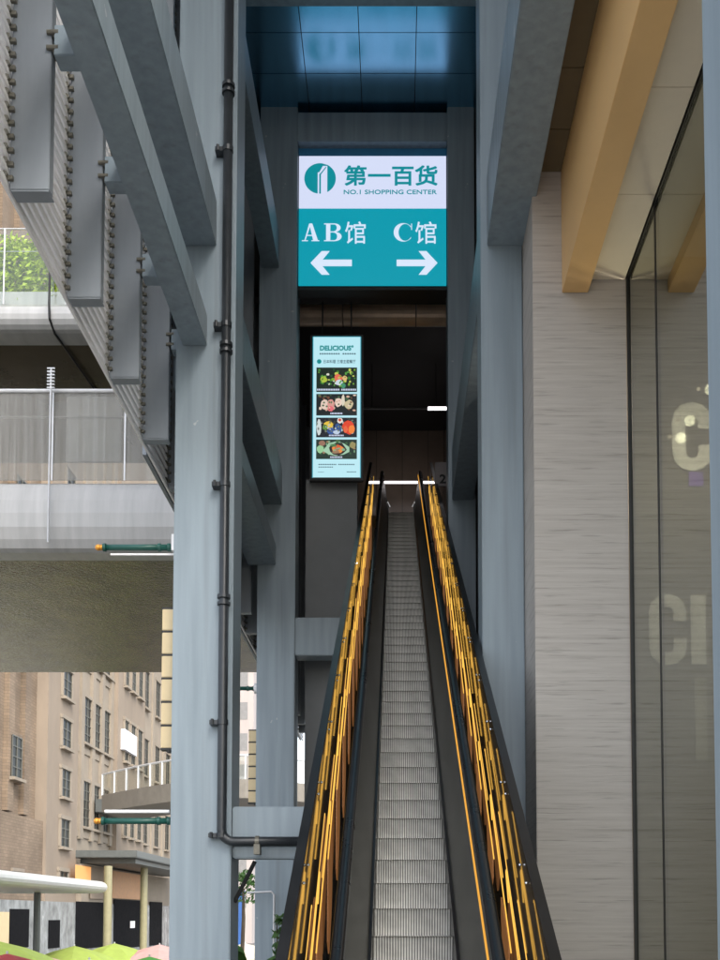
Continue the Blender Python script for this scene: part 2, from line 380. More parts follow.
beam(XV(248, 565, D2), XV(276, 565, D2), D1 + .56, D2 - .002, Z(565, D2), Z(565, D2) + .33, 'lowest left beam running back from the drain pipe column')
beam(XV(246, 505, D2), XV(282, 505, D2), D1 + .56, D2 - .002, Z(505, D2), Z(505, D2) + .62, 'deep left beam running back from the drain pipe column, above the lowest one')
beam(XV(262, 268, D2), XV(279, 268, D2), D1 + .56, D2 - .002, Z(268, D2), Z(268, D2) + .62, 'slim upper left beam meeting the far column level with the arrows of the sign')
beam(XV(452, 500, D2), XV(473, 500, D2), D1 + .51, D2 - .002, Z(500, D2), Z(500, D2) + .85, 'deep dark beam running back on the right towards the column beside the sign')
# cross beams
T(MB().cbox(pLx[1] + .002, pRx[0] - .002, D2, D2 + .5, Z(141, D2), Z(112, D2)).build('steel_beam', 'steel'), 'dark grey cross beam directly over the directional sign', 'beam')
T(MB().cbox(X(236, 14.7, 15), X(478, 14.7, 15), 14.35, 14.7, Z(7, 14.7), Z(7, 14.7) + .5).build('steel_beam', 'steel'), 'cross beam at the top of view along the near edge of the glossy ceiling', 'beam')
T(MB().cbox(pLx[1] + .002, -.63, D2 + .02, D2 + .4, Z(655, D2), Z(617, D2)).build('steel_beam', 'steel'), 'short grey cross beam from the far column to the escalator, below the menu screen', 'beam')
zc0 = Z(844, D1); zc1 = Z(806, D1)
T(MB().cbox(cLx[1] + .002, -.62, D1 + .06, D1 + .4, zc0, zc1).build('steel_beam', 'steel'), 'pale grey box beam with the drain pipe along its foot', 'beam')
T(MB().cbox(cLx[1] + .002, -.62, D1 + .1, D1 + .36, Z(858, D1), zc0 - .012).build('steel_beam', 'steel'), 'thin pale flange beam just below the box beam and pipe', 'beam')

# ------------------------------------------------------------------ drain pipe
px_, py_ = X(223.5, D1 - .1, EYE + 3), D1 - .09
r = empty('drain_pipe', (px_, py_, Z(843, D1) - .1), 'black drain pipe running down the column and turning along the box beam', 'pipe')
zt = Z(842, D1); pts = [(px_, py_, TOP), (px_, py_, zt + .12)]
for k in range(1, 7):
    a = k / 6 * math.pi / 2; pts.append((px_ + .12 * (1 - math.cos(a)), py_, zt + .12 * (1 - math.sin(a))))
pts += [(-.66, py_, zt)]
MB().tube(pts, .047, 18).build('pipe', 'pipe', r, True)
for v in (98, 300 + 55, 605):
    z = Z(v, D1); m = MB().cyl((px_, py_, z - .03), (px_, py_, z + .0), .066).cyl((px_, py_, z + .04), (px_, py_, z + .075), .066)
    m.build('coupling', 'pipe', r)
for v in (156, 330, 488, 724, 836):
    z = Z(v, D1); m = MB().cyl((px_, py_, z - .025), (px_, py_, z + .025), .055).box(px_ - .13, px_ - .04, py_ - .02, py_ + .088, z - .022, z + .022)
    m.cyl((px_ - .10, py_ - .03, z - .03), (px_ - .10, py_ - .03, z + .03), .016, 8).build('clamp', 'pipe', r)
xx = X(258, D1); MB().cyl((xx - .02, py_, zt), (xx + .02, py_, zt), .056).box(xx - .03, xx + .03, py_ - .05, py_ + .1, zt - .13, zt - .03).build('hanger', 'clip', r)

# ------------------------------------------------------------------ ribbed louvre wall with grey mullion fins
XW = X(172, 12.25, Z(495, 12.25)); ZW = Z(495, 12.25)
r = empty('louvre_wall', (XW - .1, 16, ZW), 'white ribbed louvre wall hanging on the left with tall grey fins', 'wall')
RP = .098
m = MB(); nrib = int((TOP - ZW) / RP)
for i in range(nrib):
    z = ZW + i * RP
    # tilted louvre slat, rounded nose
    prof = [(-.030, .0), (-.008, -.002), (.0, .008), (.0, .046), (-.008, .056), (-.030, .058)]
    a = [(XW + p[0], 4.6, z + p[1]) for p in prof]; b = [(XW + p[0], 30.0, z + p[1]) for p in prof]
    m.add(a + b, [(j, (j + 1) % 6, 6 + (j + 1) % 6, 6 + j) for j in range(6)] + [(5, 4, 3, 2, 1, 0), (6, 7, 8, 9, 10, 11)])
m.build('louvre_slats', 'white_alu', r)
MB().box(XW - .10, XW - .06, 11.2, 30, ZW + .02, TOP).build('backing_sheet', 'fin', r)
FD = [6.95 + 1.26 * k for k in range(-1, 18)]
fw = .27
for i, d in enumerate(FD):
    x0 = XW + .012; x1 = x0 + fw
    f = MB().cbox(x0, x1, d, d + .09, ZW - .02, TOP, .006).box(x0 + .01, x1 - .002, d + .004, d + .12, ZW - .028, ZW - .021).build('mullion_fin', 'fin', r)
    c = MB()
    for k in range(nrib - 1):
        z = ZW + (k + .45) * RP
        c.box(x0 - .055, x0 + .03, d - .028, d - .002, z - .006, z + .022)
        c.cyl((x0 - .02, d - .05, z + .02), (x0 - .02, d - .028, z + .02), .022, 8)
    T(c.build('clip_row', 'clip', f), kind='stuff')
    if d < D1 + .6:
        zz = zb1 + .2
        b = MB().cbox(bx1[0] - .17, bx1[0] - .002, d - .02, d + .13, zz - .12, zz + .10, .006)
        b.build('bracket', 'steel', f)
        b = MB()
        for q in (-.06, .05): b.box(x1 + .0, bx1[0] - .17, d + .02, d + .09, zz + q - .015, zz + q + .015).cyl((x1 - .03, d - .012, zz + q), (x1 + .05, d - .012, zz + q), .016, 8)
        b.build('bracket_lugs', 'clip', f)

# ------------------------------------------------------------------ glossy ceiling before the sign
zc = Z(107, D2)
r = empty('ceiling_panel', (-.6, 15.5, zc), 'glossy dark metal panel ceiling mirroring the lit sign', 'ceiling')
xs = [-2.6] + [X(u, 14.72, zc) for u in (297.5, 357.5, 417.0)] + [1.55]
ys = [14.7, 15.32, 16.1, 17.4]
m = MB()
for i in range(4):
    for j in range(3): m.box(xs[i] + .006, xs[i + 1] - .006, ys[j] + .006, ys[j + 1] - .006, zc, zc + .03)
m.build('panels', 'mirror', r)
MB().box(-2.6, 1.6, 14.7, 29, zc + .03, zc + .3).build('void', 'dark', r)

# ------------------------------------------------------------------ directional sign
DS = D2 + .12
sz0, sz1, sz2 = Z(286, DS), Z(208.5, DS), Z(155.5, DS)
sx0, sx1 = pLx[1] + .004, pRx[0] - .004
r = empty('directional_sign', ((sx0 + sx1) / 2, DS + .1, sz0), 'backlit white and teal shopping center sign with two arrows', 'sign')
def sxu(u): return sx0 + (u - 295.5) / (447.3 - 295.5) * (sx1 - sx0)
def szv(v): return sz0 + (286 - v) / (286 - 155.5) * (sz2 - sz0)
m = MB().box(sx0, sx1, DS + .02, DS + .25, sz0, sz2).box(sx0, sx1, DS + .03, DS + .25, sz0 - .05, sz0 - .002); m.build('sign_box', 'joint', r)
M['sgw'] = emis('sign_white', lin(212, 220, 246), 1.0, (.1, .1, .1)); M['sgt'] = emis('sign_teal', lin(6, 152, 172), 1.0, (0, .05, .06))
M['sgtd'] = emis('sign_teal_ink', lin(10, 138, 150), 1.0, (0, .05, .06)); M['sgw2'] = emis('sign_white_ink', lin(214, 228, 248), 1.02, (.1, .1, .1))
MB().box(sx0 + .012, sx1 - .012, DS, DS + .018, sz1 + .001, sz2 - .01).build('white_panel', 'sgw', r)
MB().box(sx0 + .012, sx1 - .012, DS, DS + .018, sz0 + .01, sz1 - .001).build('teal_panel', 'sgt', r)
MB().box(sx0, sx1, DS + .05, DS + .08, sz2 + .002, Z(142, DS)).build('blue_header', mat('blue_header_paint', (.04, .22, .42), .3), r)
# logo: disc with a slim tower cut out
cx, cz = sxu(317.8), szv(178.8); rr = (szv(163.5) - szv(194)) / 2
def arcp(t0, t1, n=24): return [(cx + rr * math.cos(t0 + (t1 - t0) * i / n), cz + rr * math.sin(t0 + (t1 - t0) * i / n)) for i in range(n + 1)]
lg = MB()
def disc_part(lo, hi):                     # slice of the disc between two x
    n = 20; A = []; B = []
    for i in range(n + 1):
        x = lo + (hi - lo) * i / n; h = math.sqrt(max(0, rr * rr - (x - cx) ** 2)); A.append((x, cz + h)); B.append((x, cz - h))
    lg.strip(A, B, DS - .008, .006)
x1, x2, x3, x4 = sxu(315.4), sxu(317.0), sxu(319.4), sxu(325.2)
disc_part(cx - rr + .0005, x1)
t1, t2 = szv(172.5), szv(166.8)
def top(x): return cz + math.sqrt(max(0, rr * rr - (x - cx) ** 2))
lg.poly([(x1, t1 + .0), (x2, t1), (x3 + .02, t2 + .012), (x4, t2 + .012), (x4, top(x4)), (x3, top(x3)), (x2, top(x2)), (x1, top(x1))], DS - .008, .006)
lg.poly([(x2, cz - rr * .99), (x3 - .012, cz - rr * .995), (x3 - .012, t1 - .01), (x2, t1 - .035)], DS - .008, .006)
lg.poly([(x3 - .012, t1 - .01), (x3 - .012, t1 - .04), (x4 - .02, t2 - .02), (x4 - .02, t2 + .0)], DS - .0085, .006)
disc_part(x4, cx + rr - .0005)
lg.build('logo', 'sgtd', r)
k = MB()
for q in range(4): k.text('第一百货', sxu(342.5) + (q % 2) * .012, sxu(437) + (q % 2) * .012, szv(186) + (q // 2) * .010, szv(166.4) + (q // 2) * .010, DS - .008 - q * .0006, .006, .006)
k.build('lettering', 'sgtd', r)
MB().text('NO.1 SHOPPING CENTER', sxu(342), sxu(437), szv(194.6), szv(190.2), DS - .008, .006, .014).build('lettering', 'sgtd', r)
# high-contrast serif capitals
def ell(cx, cz, a, b, t0, t1, n=22): return [(cx + a * math.cos(R(t0 + (t1 - t0) * i / n)), cz + b * math.sin(R(t0 + (t1 - t0) * i / n))) for i in range(n + 1)]
yl = DS - .008
zb, ztp = szv(241.5), szv(224.0); H = ztp - zb
def letA(x0, x1):
    W = x1 - x0; k = MB(); ap = x0 + W * .50
    k.poly([(ap - .02, ztp), (ap + .03, ztp), (x1 - W * .06, zb + .01), (x1 - W * .34, zb + .01)], yl, .006)
    k.poly([(ap - .022, ztp - .004), (ap + .0, ztp - .03), (x0 + W * .21, zb + .01), (x0 + W * .15, zb + .01)], yl - .001, .006)
    k.box(x0 + W * .3, x1 - W * .27, yl - .002, yl + .004, zb + H * .30, zb + H * .345)
    k.box(x0, x0 + W * .36, yl - .002, yl + .004, zb, zb + .012); k.box(x1 - W * .44, x1 + W * .02, yl - .002, yl + .004, zb, zb + .012)
    return k
def letB(x0, x1):
    W = x1 - x0; k = MB()
    k.box(x0 + W * .12, x0 + W * .36, yl, yl + .006, zb + .004, ztp - .004)
    k.box(x0, x0 + W * .6, yl - .001, yl + .005, ztp - .013, ztp); k.box(x0, x0 + W * .6, yl - .001, yl + .005, zb, zb + .013)
    k.box(x0 + W * .3, x0 + W * .6, yl - .001, yl + .005, zb + H * .50, zb + H * .545)
    for (zc_, b, xr) in ((zb + H * .76, H * .24, x1 - W * .06), (zb + H * .26, H * .26, x1)):
        xc = x0 + W * .58; a = xr - xc
        k.strip(ell(xc, zc_, a, b, -90, 90), ell(xc, zc_, a * .40, b - .013, -90, 90), yl - .002, .006)
    return k
def letC(x0, x1):
    W = x1 - x0; k = MB(); xc = x0 + W * .52; zc_ = zb + H / 2
    k.strip(ell(xc, zc_, W * .52, H * .52, 38, 322, 36), ell(xc + W * .10, zc_, W * .36, H * .49, 34, 326, 36), yl, .006)
    k.box(x1 - W * .06, x1 - W * .02, yl - .001, yl + .005, ztp - H * .36, ztp)
    return k
for f, a, b in ((letA, 299.5, 317), (letB, 322, 340), (letC, 393, 412)): f(sxu(a), sxu(b)).build('lettering', 'sgw2', r)
for a, b in ((343.5, 364.5), (415, 436.5)): MB().text('馆', sxu(a), sxu(b), szv(244), szv(222), yl, .006, .002).build('lettering', 'sgw2', r)
def arrow(xt, xe, zc_):                    # tip, tail end
    s = 1 if xe > xt else -1; L = abs(xe - xt); k = MB(); hh = szv(251.5) - szv(263.2); hs = hh * .27
    P = [(0, 0), (L * .27, hh), (L * .46, hh), (L * .27 + hs * .25, hs), (L, hs), (L, -hs), (L * .27 + hs * .25, -hs), (L * .46, -hh), (L * .27, -hh)]
    P = [(xt + s * p[0], zc_ + p[1]) for p in P]
    up = P[:5]; k.poly([P[0], P[1], P[2], P[3], (P[3][0], zc_)], yl, .006); k.poly([P[0], (P[6][0], zc_), P[6], P[7], P[8]], yl, .006)
    k.poly([(P[3][0], zc_ + hs), P[4], P[5], (P[3][0], zc_ - hs)], yl, .006); return k
arrow(sxu(308.5), sxu(350.5), szv(263.2)).build('arrow', 'sgw2', r)
arrow(sxu(437.5), sxu(396), szv(263.2)).build('arrow', 'sgw2', r)

# ------------------------------------------------------------------ dark hall behind the sign
xR = X(476, D2, 11)                        # polished side wall on the right
DB = 28.6
T(MB().box(xR, xR + .2, 12.9, DB, G0, TOP).build('side_wall', mat('polished_brown_wall', (.075, .068, .06), .22, .25, var=.15)), 'polished dark side wall right of the escalator hall', 'wall')
r = empty('back_wall', (-.5, DB + .1, G0), 'dark brown panelled wall at the end of the hall above the escalator top', 'wall')
m = MB(); j = MB()
for i in range(6):
    m.box(-2.7 + i * .72, -2.7 + (i + 1) * .72 - .012, DB, DB + .1, 9, TOP)
m.build('panels', 'backdark', r); MB().box(-2.7, xR + .2, DB + .1, DB + .3, 6.95, TOP).build('lining', 'joint', r)
T(MB().box(-2.55, xR, D2 + .9, D2 + 1.1, Z(301, D2 + 1), zc + .02).build('bulkhead', 'dark'), 'black bulkhead panel just behind the directional sign', 'panel')
db = 19.3; zd = Z(314, db); rd = (Z(303, db) - Z(325, db)) / 2
r = empty('air_duct', (-.4, db, zd - rd), 'bronze rounded duct crossing the hall under the sign', 'duct')
cuts = [-2.5, X(343, db, zd), X(416, db, zd), xR]
for a, b in zip(cuts, cuts[1:]): MB().cyl((a + .01, db, zd), (b - .01, db, zd), rd, 24).build('duct_section', 'duct', r, False)
T(MB().cbox(X(305, 17.6, 6), -.66, 17.6, 18.0, G0, Z(479, 17.6)).build('concrete_pier', 'pier'), 'flat grey pier standing under the menu screen left of the escalator', 'pier')
# strip lamps in the hall
d = 25; z = Z(408, d)
r = empty('strip_lamp', (X(405, d, z), d, z), 'thin ceiling strip lamp crossing the dark hall, bright at its right end', 'lamp')
MB().box(X(360, d, z), X(428, d, z) - .004, d, d + .05, z - .018, z + .018).build('housing', mat('lamp_housing', (.3, .29, .28), .4), r)
MB().box(X(428, d, z), X(447, d, z), d, d + .05, z - .03, z + .03).build('diffuser', 'white_em', r)
for u in (372, 436): MB().cyl((X(u, d, z), d + .02, z + .02), (X(u, d, z), d + .02, zc + .03), .008, 6).build('hanger', 'joint', r)
d = 27.6; z = Z(482, d)
T(MB().box(X(366, d, z), X(430, d, z), d, d + .05, z - .022, z + .022).build('strip_lamp', 'white_em'), 'level white tube glowing across the head of the escalator', 'lamp')
d = 21; z = Z(472, d); zz0, zz1 = Z(486, d), Z(462, d)
r = empty('floor_sign', (X(441, d, z), d, zz0), 'small grey floor sign reading 2 at the escalator head', 'sign')
MB().cbox(X(435, d, z), X(449, d, z), d, d + .04, zz0, zz1, .008).build('board', mat('sign_board', (.34, .30, .30), .5), r)
MB().text('2', X(439.5, d, z), X(446, d, z), Z(483.5, d), Z(474.5, d), d - .01, .008, .03).build('numeral', 'joint', r)

# ------------------------------------------------------------------ menu screen
dm = 17.35
mx0, mx1 = XV(310, 408, dm), XV(363.3, 408, dm); mz0, mz1 = Z(480.5, dm), Z(334.5, dm)
r = empty('menu_screen', ((mx0 + mx1) / 2, dm, mz0), 'tall lit vertical menu screen with four food pictures', 'screen')
def mu(u): return mx0 + (u - 310) / (363.3 - 310) * (mx1 - mx0)
def mv(v): return mz0 + (480.5 - v) / (480.5 - 334.5) * (mz1 - mz0)
MB().cbox(mx0, mx1, dm, dm + .1, mz0, mz1, .01).build('frame', 'joint', r)
M['scr'] = emis('screen_pale_blue', lin(186, 232, 242), 1.0)
sc_ = MB().box(mu(313.2), mu(360.2), dm - .006, dm - .002, mv(477.5), mv(337.3)).build('screen', 'scr', r)
M['edge'] = emis('screen_glow_edge', lin(40, 150, 170), 1.0)
e = MB().box(mu(312.4), mu(313.2), dm - .005, dm - .002, mv(478), mv(336.8)).box(mu(360.2), mu(361), dm - .005, dm - .002, mv(478), mv(336.8)).box(mu(313.2), mu(360.2), dm - .005, dm - .002, mv(337.3), mv(336.6)); e.build('edge_light', 'edge', r)
M['ink'] = emis('screen_teal_ink', lin(0, 138, 140), 1.0); M['inkd'] = emis('screen_dark_ink', lin(20, 60, 75), 1.0)
ys_ = dm - .012
MB().text('DELICIOUS°', mu(319.7), mu(353.5), mv(351), mv(345.7), ys_, .005, .045).build('heading', 'ink', sc_)
k = MB()
for i in range(16):
    if i in (9,): continue
    a = 319.5 + i * 2.3; k.box(mu(a), mu(a + 1.5), ys_, ys_ + .005, mv(354.8), mv(353.6))
k.build('small_print', 'inkd', sc_)
k = MB().cyl((mu(319), ys_, mv(362)), (mu(319), ys_ + .005, mv(362)), mu(321.3) - mu(319), 16); k.build('round_mark', 'ink', sc_)
MB().text('日本料理 三楼主题餐厅', mu(323.5), mu(355.5), mv(363.8), mv(360.2), ys_, .005, .0).build('subheading', 'inkd', sc_)
def cmat(c): 
    n = 'screen_%d_%d_%d' % c
    if n not in M: M[n] = emis(n, lin(*c), 1.0)
    return M[n]
foods = [((368, 392.5), (14, 34, 22), [(50, 120, 40), (120, 170, 50), (30, 90, 50), (190, 200, 90), (80, 150, 60), (220, 220, 200)], [(.54, .55, .11, .22, (226, 110, 80)), (.56, .38, .1, .14, (200, 215, 225)), (.18, .5, .1, .15, (170, 190, 60)), (.7, .55, .07, .12, (220, 180, 120)), (.66, .25, .08, .12, (60, 140, 110))]),
         ((394.5, 416), (16, 26, 28), [(60, 90, 60), (210, 170, 150), (230, 205, 185), (110, 70, 50), (90, 110, 80)], [(.2, .5, .12, .26, (225, 200, 185)), (.36, .48, .1, .3, (214, 150, 140)), (.54, .6, .1, .25, (232, 205, 190)), (.8, .5, .13, .24, (200, 185, 150)), (.36, .3, .08, .14, (226, 110, 120)), (.66, .7, .05, .3, (220, 210, 190))]),
         ((418.2, 437.8), (18, 24, 34), [(60, 60, 50), (180, 190, 190), (110, 120, 100)], [(.06, .5, .07, .45, (206, 216, 214)), (.3, .62, .13, .25, (226, 190, 60)), (.22, .5, .07, .16, (90, 140, 50)), (.53, .42, .1, .3, (44, 80, 140)), (.36, .3, .1, .2, (50, 84, 150)), (.5, .25, .1, .12, (190, 205, 225)), (.58, .85, .08, .16, (235, 225, 215)), (.58, .87, .045, .09, (200, 70, 50)), (.8, .5, .17, .42, (222, 66, 34)), (.87, .4, .09, .25, (240, 130, 50)), (.72, .4, .06, .2, (230, 100, 60))]),
         ((440, 459.4), (22, 46, 36), [(70, 120, 70), (130, 170, 130), (150, 120, 90), (60, 100, 60)], [(.5, .5, .36, .42, (160, 200, 170)), (.53, .52, .23, .36, (40, 26, 22)), (.53, .5, .17, .24, (234, 140, 60)), (.53, .58, .09, .16, (214, 90, 40)), (.52, .95, .04, .12, (40, 90, 40)), (.1, .5, .1, .25, (150, 200, 150)), (.9, .7, .09, .2, (150, 140, 90)), (.15, .8, .1, .16, (150, 110, 90))])]
for (va, vb), bgc, pal, big in foods:
    x0, x1, z0, z1 = mu(316.3), mu(357.0), mv(vb), mv(va); Wd, Hd = x1 - x0, z1 - z0
    pic = MB().box(x0, x1, dm - .010, dm - .007, z0, z1).build('food_picture', cmat(bgc), sc_)
    lay = {}; y = dm - .0102; lst = []
    for i in range(46): lst.append((random.uniform(.05, .95), random.uniform(.22, .93), random.uniform(.015, .05), random.uniform(.03, .09), random.choice(pal)))
    lst += big
    for (a, b, ra, rb) in [(q[0], q[1], q[2], q[3]) for q in big[:5]]:
        for i in range(3): lst.append((a + random.uniform(-ra, ra) * .6, b + random.uniform(-rb, rb) * .6, ra * .25, rb * .2, random.choice(pal)))
    lst2 = {}
    for q in lst:
        y -= .0001; a, b, ra, rb, c = q
        a = min(max(a, ra), 1 - ra); b = min(max(b, rb), 1 - rb); t = random.uniform(0, 6)
        pts = [(x0 + Wd * a + Wd * ra * math.cos(t + i * math.pi / 5) * random.uniform(.75, 1.0), z0 + Hd * b + Hd * rb * math.sin(t + i * math.pi / 5) * random.uniform(.75, 1.0)) for i in range(10)]
        pts.sort(key=lambda p: math.atan2(p[1] - z0 - Hd * b, p[0] - x0 - Wd * a))
        lst2.setdefault(c, MB()).poly(pts, y, .0001)
    # one picture is one mesh: join the colours through material slots
    vs_, fs_, mi, mats = [], [], [], []
    for c, mb in lst2.items():
        bse = len(vs_); vs_ += mb.v; fs_ += [tuple(i + bse for i in f) for f in mb.f]; mi += [len(mats)] * len(mb.f); mats.append(cmat(c))
    me = bpy.data.meshes.new('dish'); off = WL[pic]; me.from_pydata([(p[0] - off.x, p[1] - off.y, p[2] - off.z) for p in vs_], [], fs_)
    for mm in mats: me.materials.append(mm)
    for p, i in zip(me.polygons, mi): p.material_index = i
    # fold the dish into the picture's own mesh
    bm = bmesh.new(); bm.from_mesh(pic.data); n0 = len(bm.faces); bm.from_mesh(me); bm.faces.ensure_lookup_table()
    for p in bm.faces[n0:]: p.material_index += 1
    bm.to_mesh(pic.data); bm.free()
    for mm in mats: pic.data.materials.append(mm)
    bpy.data.meshes.remove(me)
    k = MB(); n = random.choice((9, 11)); wv = .028 * Wd
    cx0 = (x0 + x1) / 2 - n * wv * .6
    if va == 368: n = 26; wv = .031 * Wd; cx0 = x0 + .02 * Wd
    for i in range(n):
        if n == 26 and i == 15: continue
        k.box(cx0 + i * wv * 1.2, cx0 + i * wv * 1.2 + wv * .8, dm - .018, dm - .0165, z0 + Hd * .05, z0 + Hd * .12)
    k.build('caption', 'sgw', sc_)
k = MB()
for i in range(22):
    if i == 11: continue
    k.box(mu(318.8 + i * 1.65), mu(319.9 + i * 1.65), ys_, ys_ + .005, mv(465.3), mv(464.3))
for i in range(9): k.box(mu(318.8 + i * 1.65), mu(319.9 + i * 1.65), ys_, ys_ + .005, mv(467.8), mv(467))
for i in range(5): k.box(mu(318.5 + i * 1.2), mu(319.3 + i * 1.2), ys_, ys_ + .005, mv(472.6), mv(472.2))
for i in range(8): k.box(mu(347 + i * 1.2), mu(347.8 + i * 1.2), ys_, ys_ + .005, mv(472.6), mv(471.8))
k.build('small_print', 'inkd', sc_)
for u in (322, 351): MB().cyl((mu(u), dm + .05, mz1), (mu(u), dm + .05, Z(300, dm)), .012, 8).build('hanger', 'joint', r)

# ------------------------------------------------------------------ escalator
TN = math.tan(R(30))
Dn0 = 7.5; zn0 = Z(936, Dn0)
def zs(d): return zn0 + (d - Dn0) * TN
RISE = .2; RUN = RISE / TN
SL, SR = -.168, .405; SC = (SL + SR) / 2
DT = X(1, 1) and 23.9                      # head of the moving steps
D0 = Dn0 - (zn0 - 0.0) / TN                # foot of the steps
ZT = zs(DT)
r = empty('escalator', (SC, D0, 0), 'tall narrow escalator with black handrails and amber lit side walls', 'escalator')
k0 = int((D0 - Dn0) / RUN); k1 = int((DT - Dn0) / RUN)
def stepmesh():
    m = MB(); prof = []
    n = 6
    for i in range(n + 1):                 # curved riser, leaning back towards its foot
        t = i / n; prof.append((.012 + .035 * math.sin(t * math.pi / 2) * (1 - t * .1), -RISE * t - 0.005 if i else -.010))
    prof = [(0, -.004)] + prof
    for i in range(len(prof) - 1):
        a, b = prof[i], prof[i + 1]
        m.add([(SL + .004, a[0], a[1]), (SR - .004, a[0], a[1]), (SR - .004, b[0], b[1]), (SL + .004, b[0], b[1])], [(0, 1, 2, 3)])
    m.add([(SL + .004, 0, 0 - .004), (SR - .004, 0, -.004), (SR - .004, RUN + .06, -.004), (SL + .004, RUN + .06, -.004)], [(0, 1, 2, 3)])
    return m
WL[None] = Vector((0, 0, 0))
sm = stepmesh()
st = None
for k in range(k0, k1 + 1):
    d = Dn0 + k * RUN
    if st is None:
        st = MB(); st.v, st.f = sm.v, sm.f
        me = bpy.data.meshes.new('step'); me.from_pydata([(p[0] - SC, p[1], p[2]) for p in sm.v], [], sm.f); me.materials.append(M['tread'])
        o = bpy.data.objects.new('step', me); COL.objects.link(o); st = o
    else:
        o = st.copy(); COL.objects.link(o)
    o.parent = r; o.location = (0, d - D0, zs(d))
def slope(m, x0, x1, h0, h1, da, db, yoff=0):
    vs_ = []
    for d in (da, db):
        for x, h in ((x0, h0), (x1, h0), (x1, h1), (x0, h1)): vs_.append((x, d, zs(d) + h))
    m.add(vs_, [(3, 2, 1, 0), (4, 5, 6, 7), (0, 1, 5, 4), (1, 2, 6, 5), (2, 3, 7, 6), (3, 0, 4, 7)]); return m
Ds, De = D0 - .2, DT + .25
sides = ((-1, SL, -.32, -.57), (1, SR, .555, .80))
for sg, xs_, xh, xo in sides:
    # black skirt, slanted dark metal inner panel, handrail, deck, outer wall
    slope(MB(), xs_, xs_ + sg * .02, -.28, .10, Ds, De).build('skirt', 'skirt', r)
    m = MB(); vs_ = []
    for d in (Ds, De):
        for x, h in ((xs_ + sg * .02, .10), (xs_ + sg * .045, .10), (xh + sg * .012, .86), (xh - sg * .012, .86)): vs_.append((x, d, zs(d) + h))
    m.add(vs_, [(3, 2, 1, 0), (4, 5, 6, 7), (0, 1, 5, 4), (1, 2, 6, 5), (2, 3, 7, 6), (3, 0, 4, 7)])
    m.build('inner_panel', 'inner', r)
    # handrail: flattened loop of black rubber, turned over at both ends
    path = []
    def hp(d, z): path.append((d, z))
    n0 = (D0 - .9, .55); path_pts = [(D0 - .75, .12), (D0 - .98, .25), (D0 - 1.06, .5), (D0 - .98, .75), (D0 - .75, .88), (D0 - .4, .92), (D0 + .1, zs(D0 + .1) + .93)]
    path_pts += [(d, zs(d) + .94) for d in (8, 10, 12, 14, 16, 18, 20, 22, DT - .2)]
    path_pts += [(DT + .25, ZT + .99), (DT + .7, ZT + 1.0), (DT + 1.3, ZT + .98), (DT + 1.55, ZT + .85), (DT + 1.62, ZT + .6), (DT + 1.5, ZT + .35), (DT + 1.3, ZT + .25)]
    prof = [(-.040, -.012), (-.034, .014), (-.016, .024), (.016, .024), (.034, .014), (.040, -.012), (.030, -.022), (-.030, -.022)]
    m = MB(); rings = []
    for i, (d, z) in enumerate(path_pts):
        a = path_pts[max(0, i - 1)]; b = path_pts[min(len(path_pts) - 1, i + 1)]
        t = Vector((0, b[0] - a[0], b[1] - a[1])).normalized(); nn = Vector((0, -t.z, t.y))
        rings += [Vector((xh + p[0], d, z)) + nn * p[1] for p in prof]
    q = len(prof); fs_ = []
    for i in range(len(path_pts) - 1):
        for j in range(q): fs_.append((i * q + j, i * q + (j + 1) % q, (i + 1) * q + (j + 1) % q, (i + 1) * q + j))
    m.add(rings, fs_); m.build('handrail', 'rubber', r, True)
    slope(MB(), xh - sg * .028, xh + sg * .028, .86, .915, Ds, De).build('handrail_guide', 'skirt', r)
    # outer deck and cladding
    slope(MB(), xh + sg * .014, xo - sg * .002, -1.05, -1.0, Ds, De).build('outer_deck', 'inner', r)
    slope(MB(), xo + sg * .012, xo + sg * .035, -1.1, 1.09, Ds, De).build('outer_wall', 'skirt', r)
    nb = int((De - Ds) / 1.17)
    for b in range(-1, nb):
        a = Ds + .10 + b * 1.17; slope(MB(), xo, xo + sg * .010, -1.08, 1.088, max(Ds, a + .006), min(De, a + 1.164)).build('wall_panel', 'outer', r)
    slope(MB(), xo - sg * .012, xo + sg * .05, 1.092, 1.115, Ds, De).build('top_rail', 'skirt', r)
    # repeating bays: copper plate with a pointed foot and added glow, amber tube, stand-off bolts
    PIT_ = 1.17
    nb = int((De - Ds) / PIT_)
    xi = xo - sg * .02
    for b in range(nb):
        da = Ds + .12 + b * PIT_
        # plate outline in (d,h)
        fo = -.80 if sg < 0 else -.30
        sh = random.uniform(-.06, .06); tp = .14 + random.uniform(-.05, .10)
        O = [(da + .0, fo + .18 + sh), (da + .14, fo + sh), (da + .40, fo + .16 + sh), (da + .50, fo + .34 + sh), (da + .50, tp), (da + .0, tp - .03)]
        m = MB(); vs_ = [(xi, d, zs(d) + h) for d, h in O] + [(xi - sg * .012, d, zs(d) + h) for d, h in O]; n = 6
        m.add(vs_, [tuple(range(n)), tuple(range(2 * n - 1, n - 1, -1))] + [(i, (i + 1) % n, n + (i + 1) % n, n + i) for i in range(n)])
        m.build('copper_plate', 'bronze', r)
        jit = random.uniform(-.05, .05)
        xt = xi - sg * .03; pk = .60 + jit
        def zig(a, h, k): return [(a - .35, h - .03), (a + 1.08, h + k), (a + 1.105, h + k + .004), (a + 1.11, h + k - .014), (a + .96, h + k * .62)]
        MB().tube([(xt, d, zs(d) + h) for d, h in zig(da, .28, pk - .28)], .0048, 6).build('light_tube', 'led', r)
        MB().tube([(xt, d, zs(d) + h) for d, h in zig(da + .5, .50, .26 + jit)[:-1]], .0032, 6).build('light_tube', 'led', r)
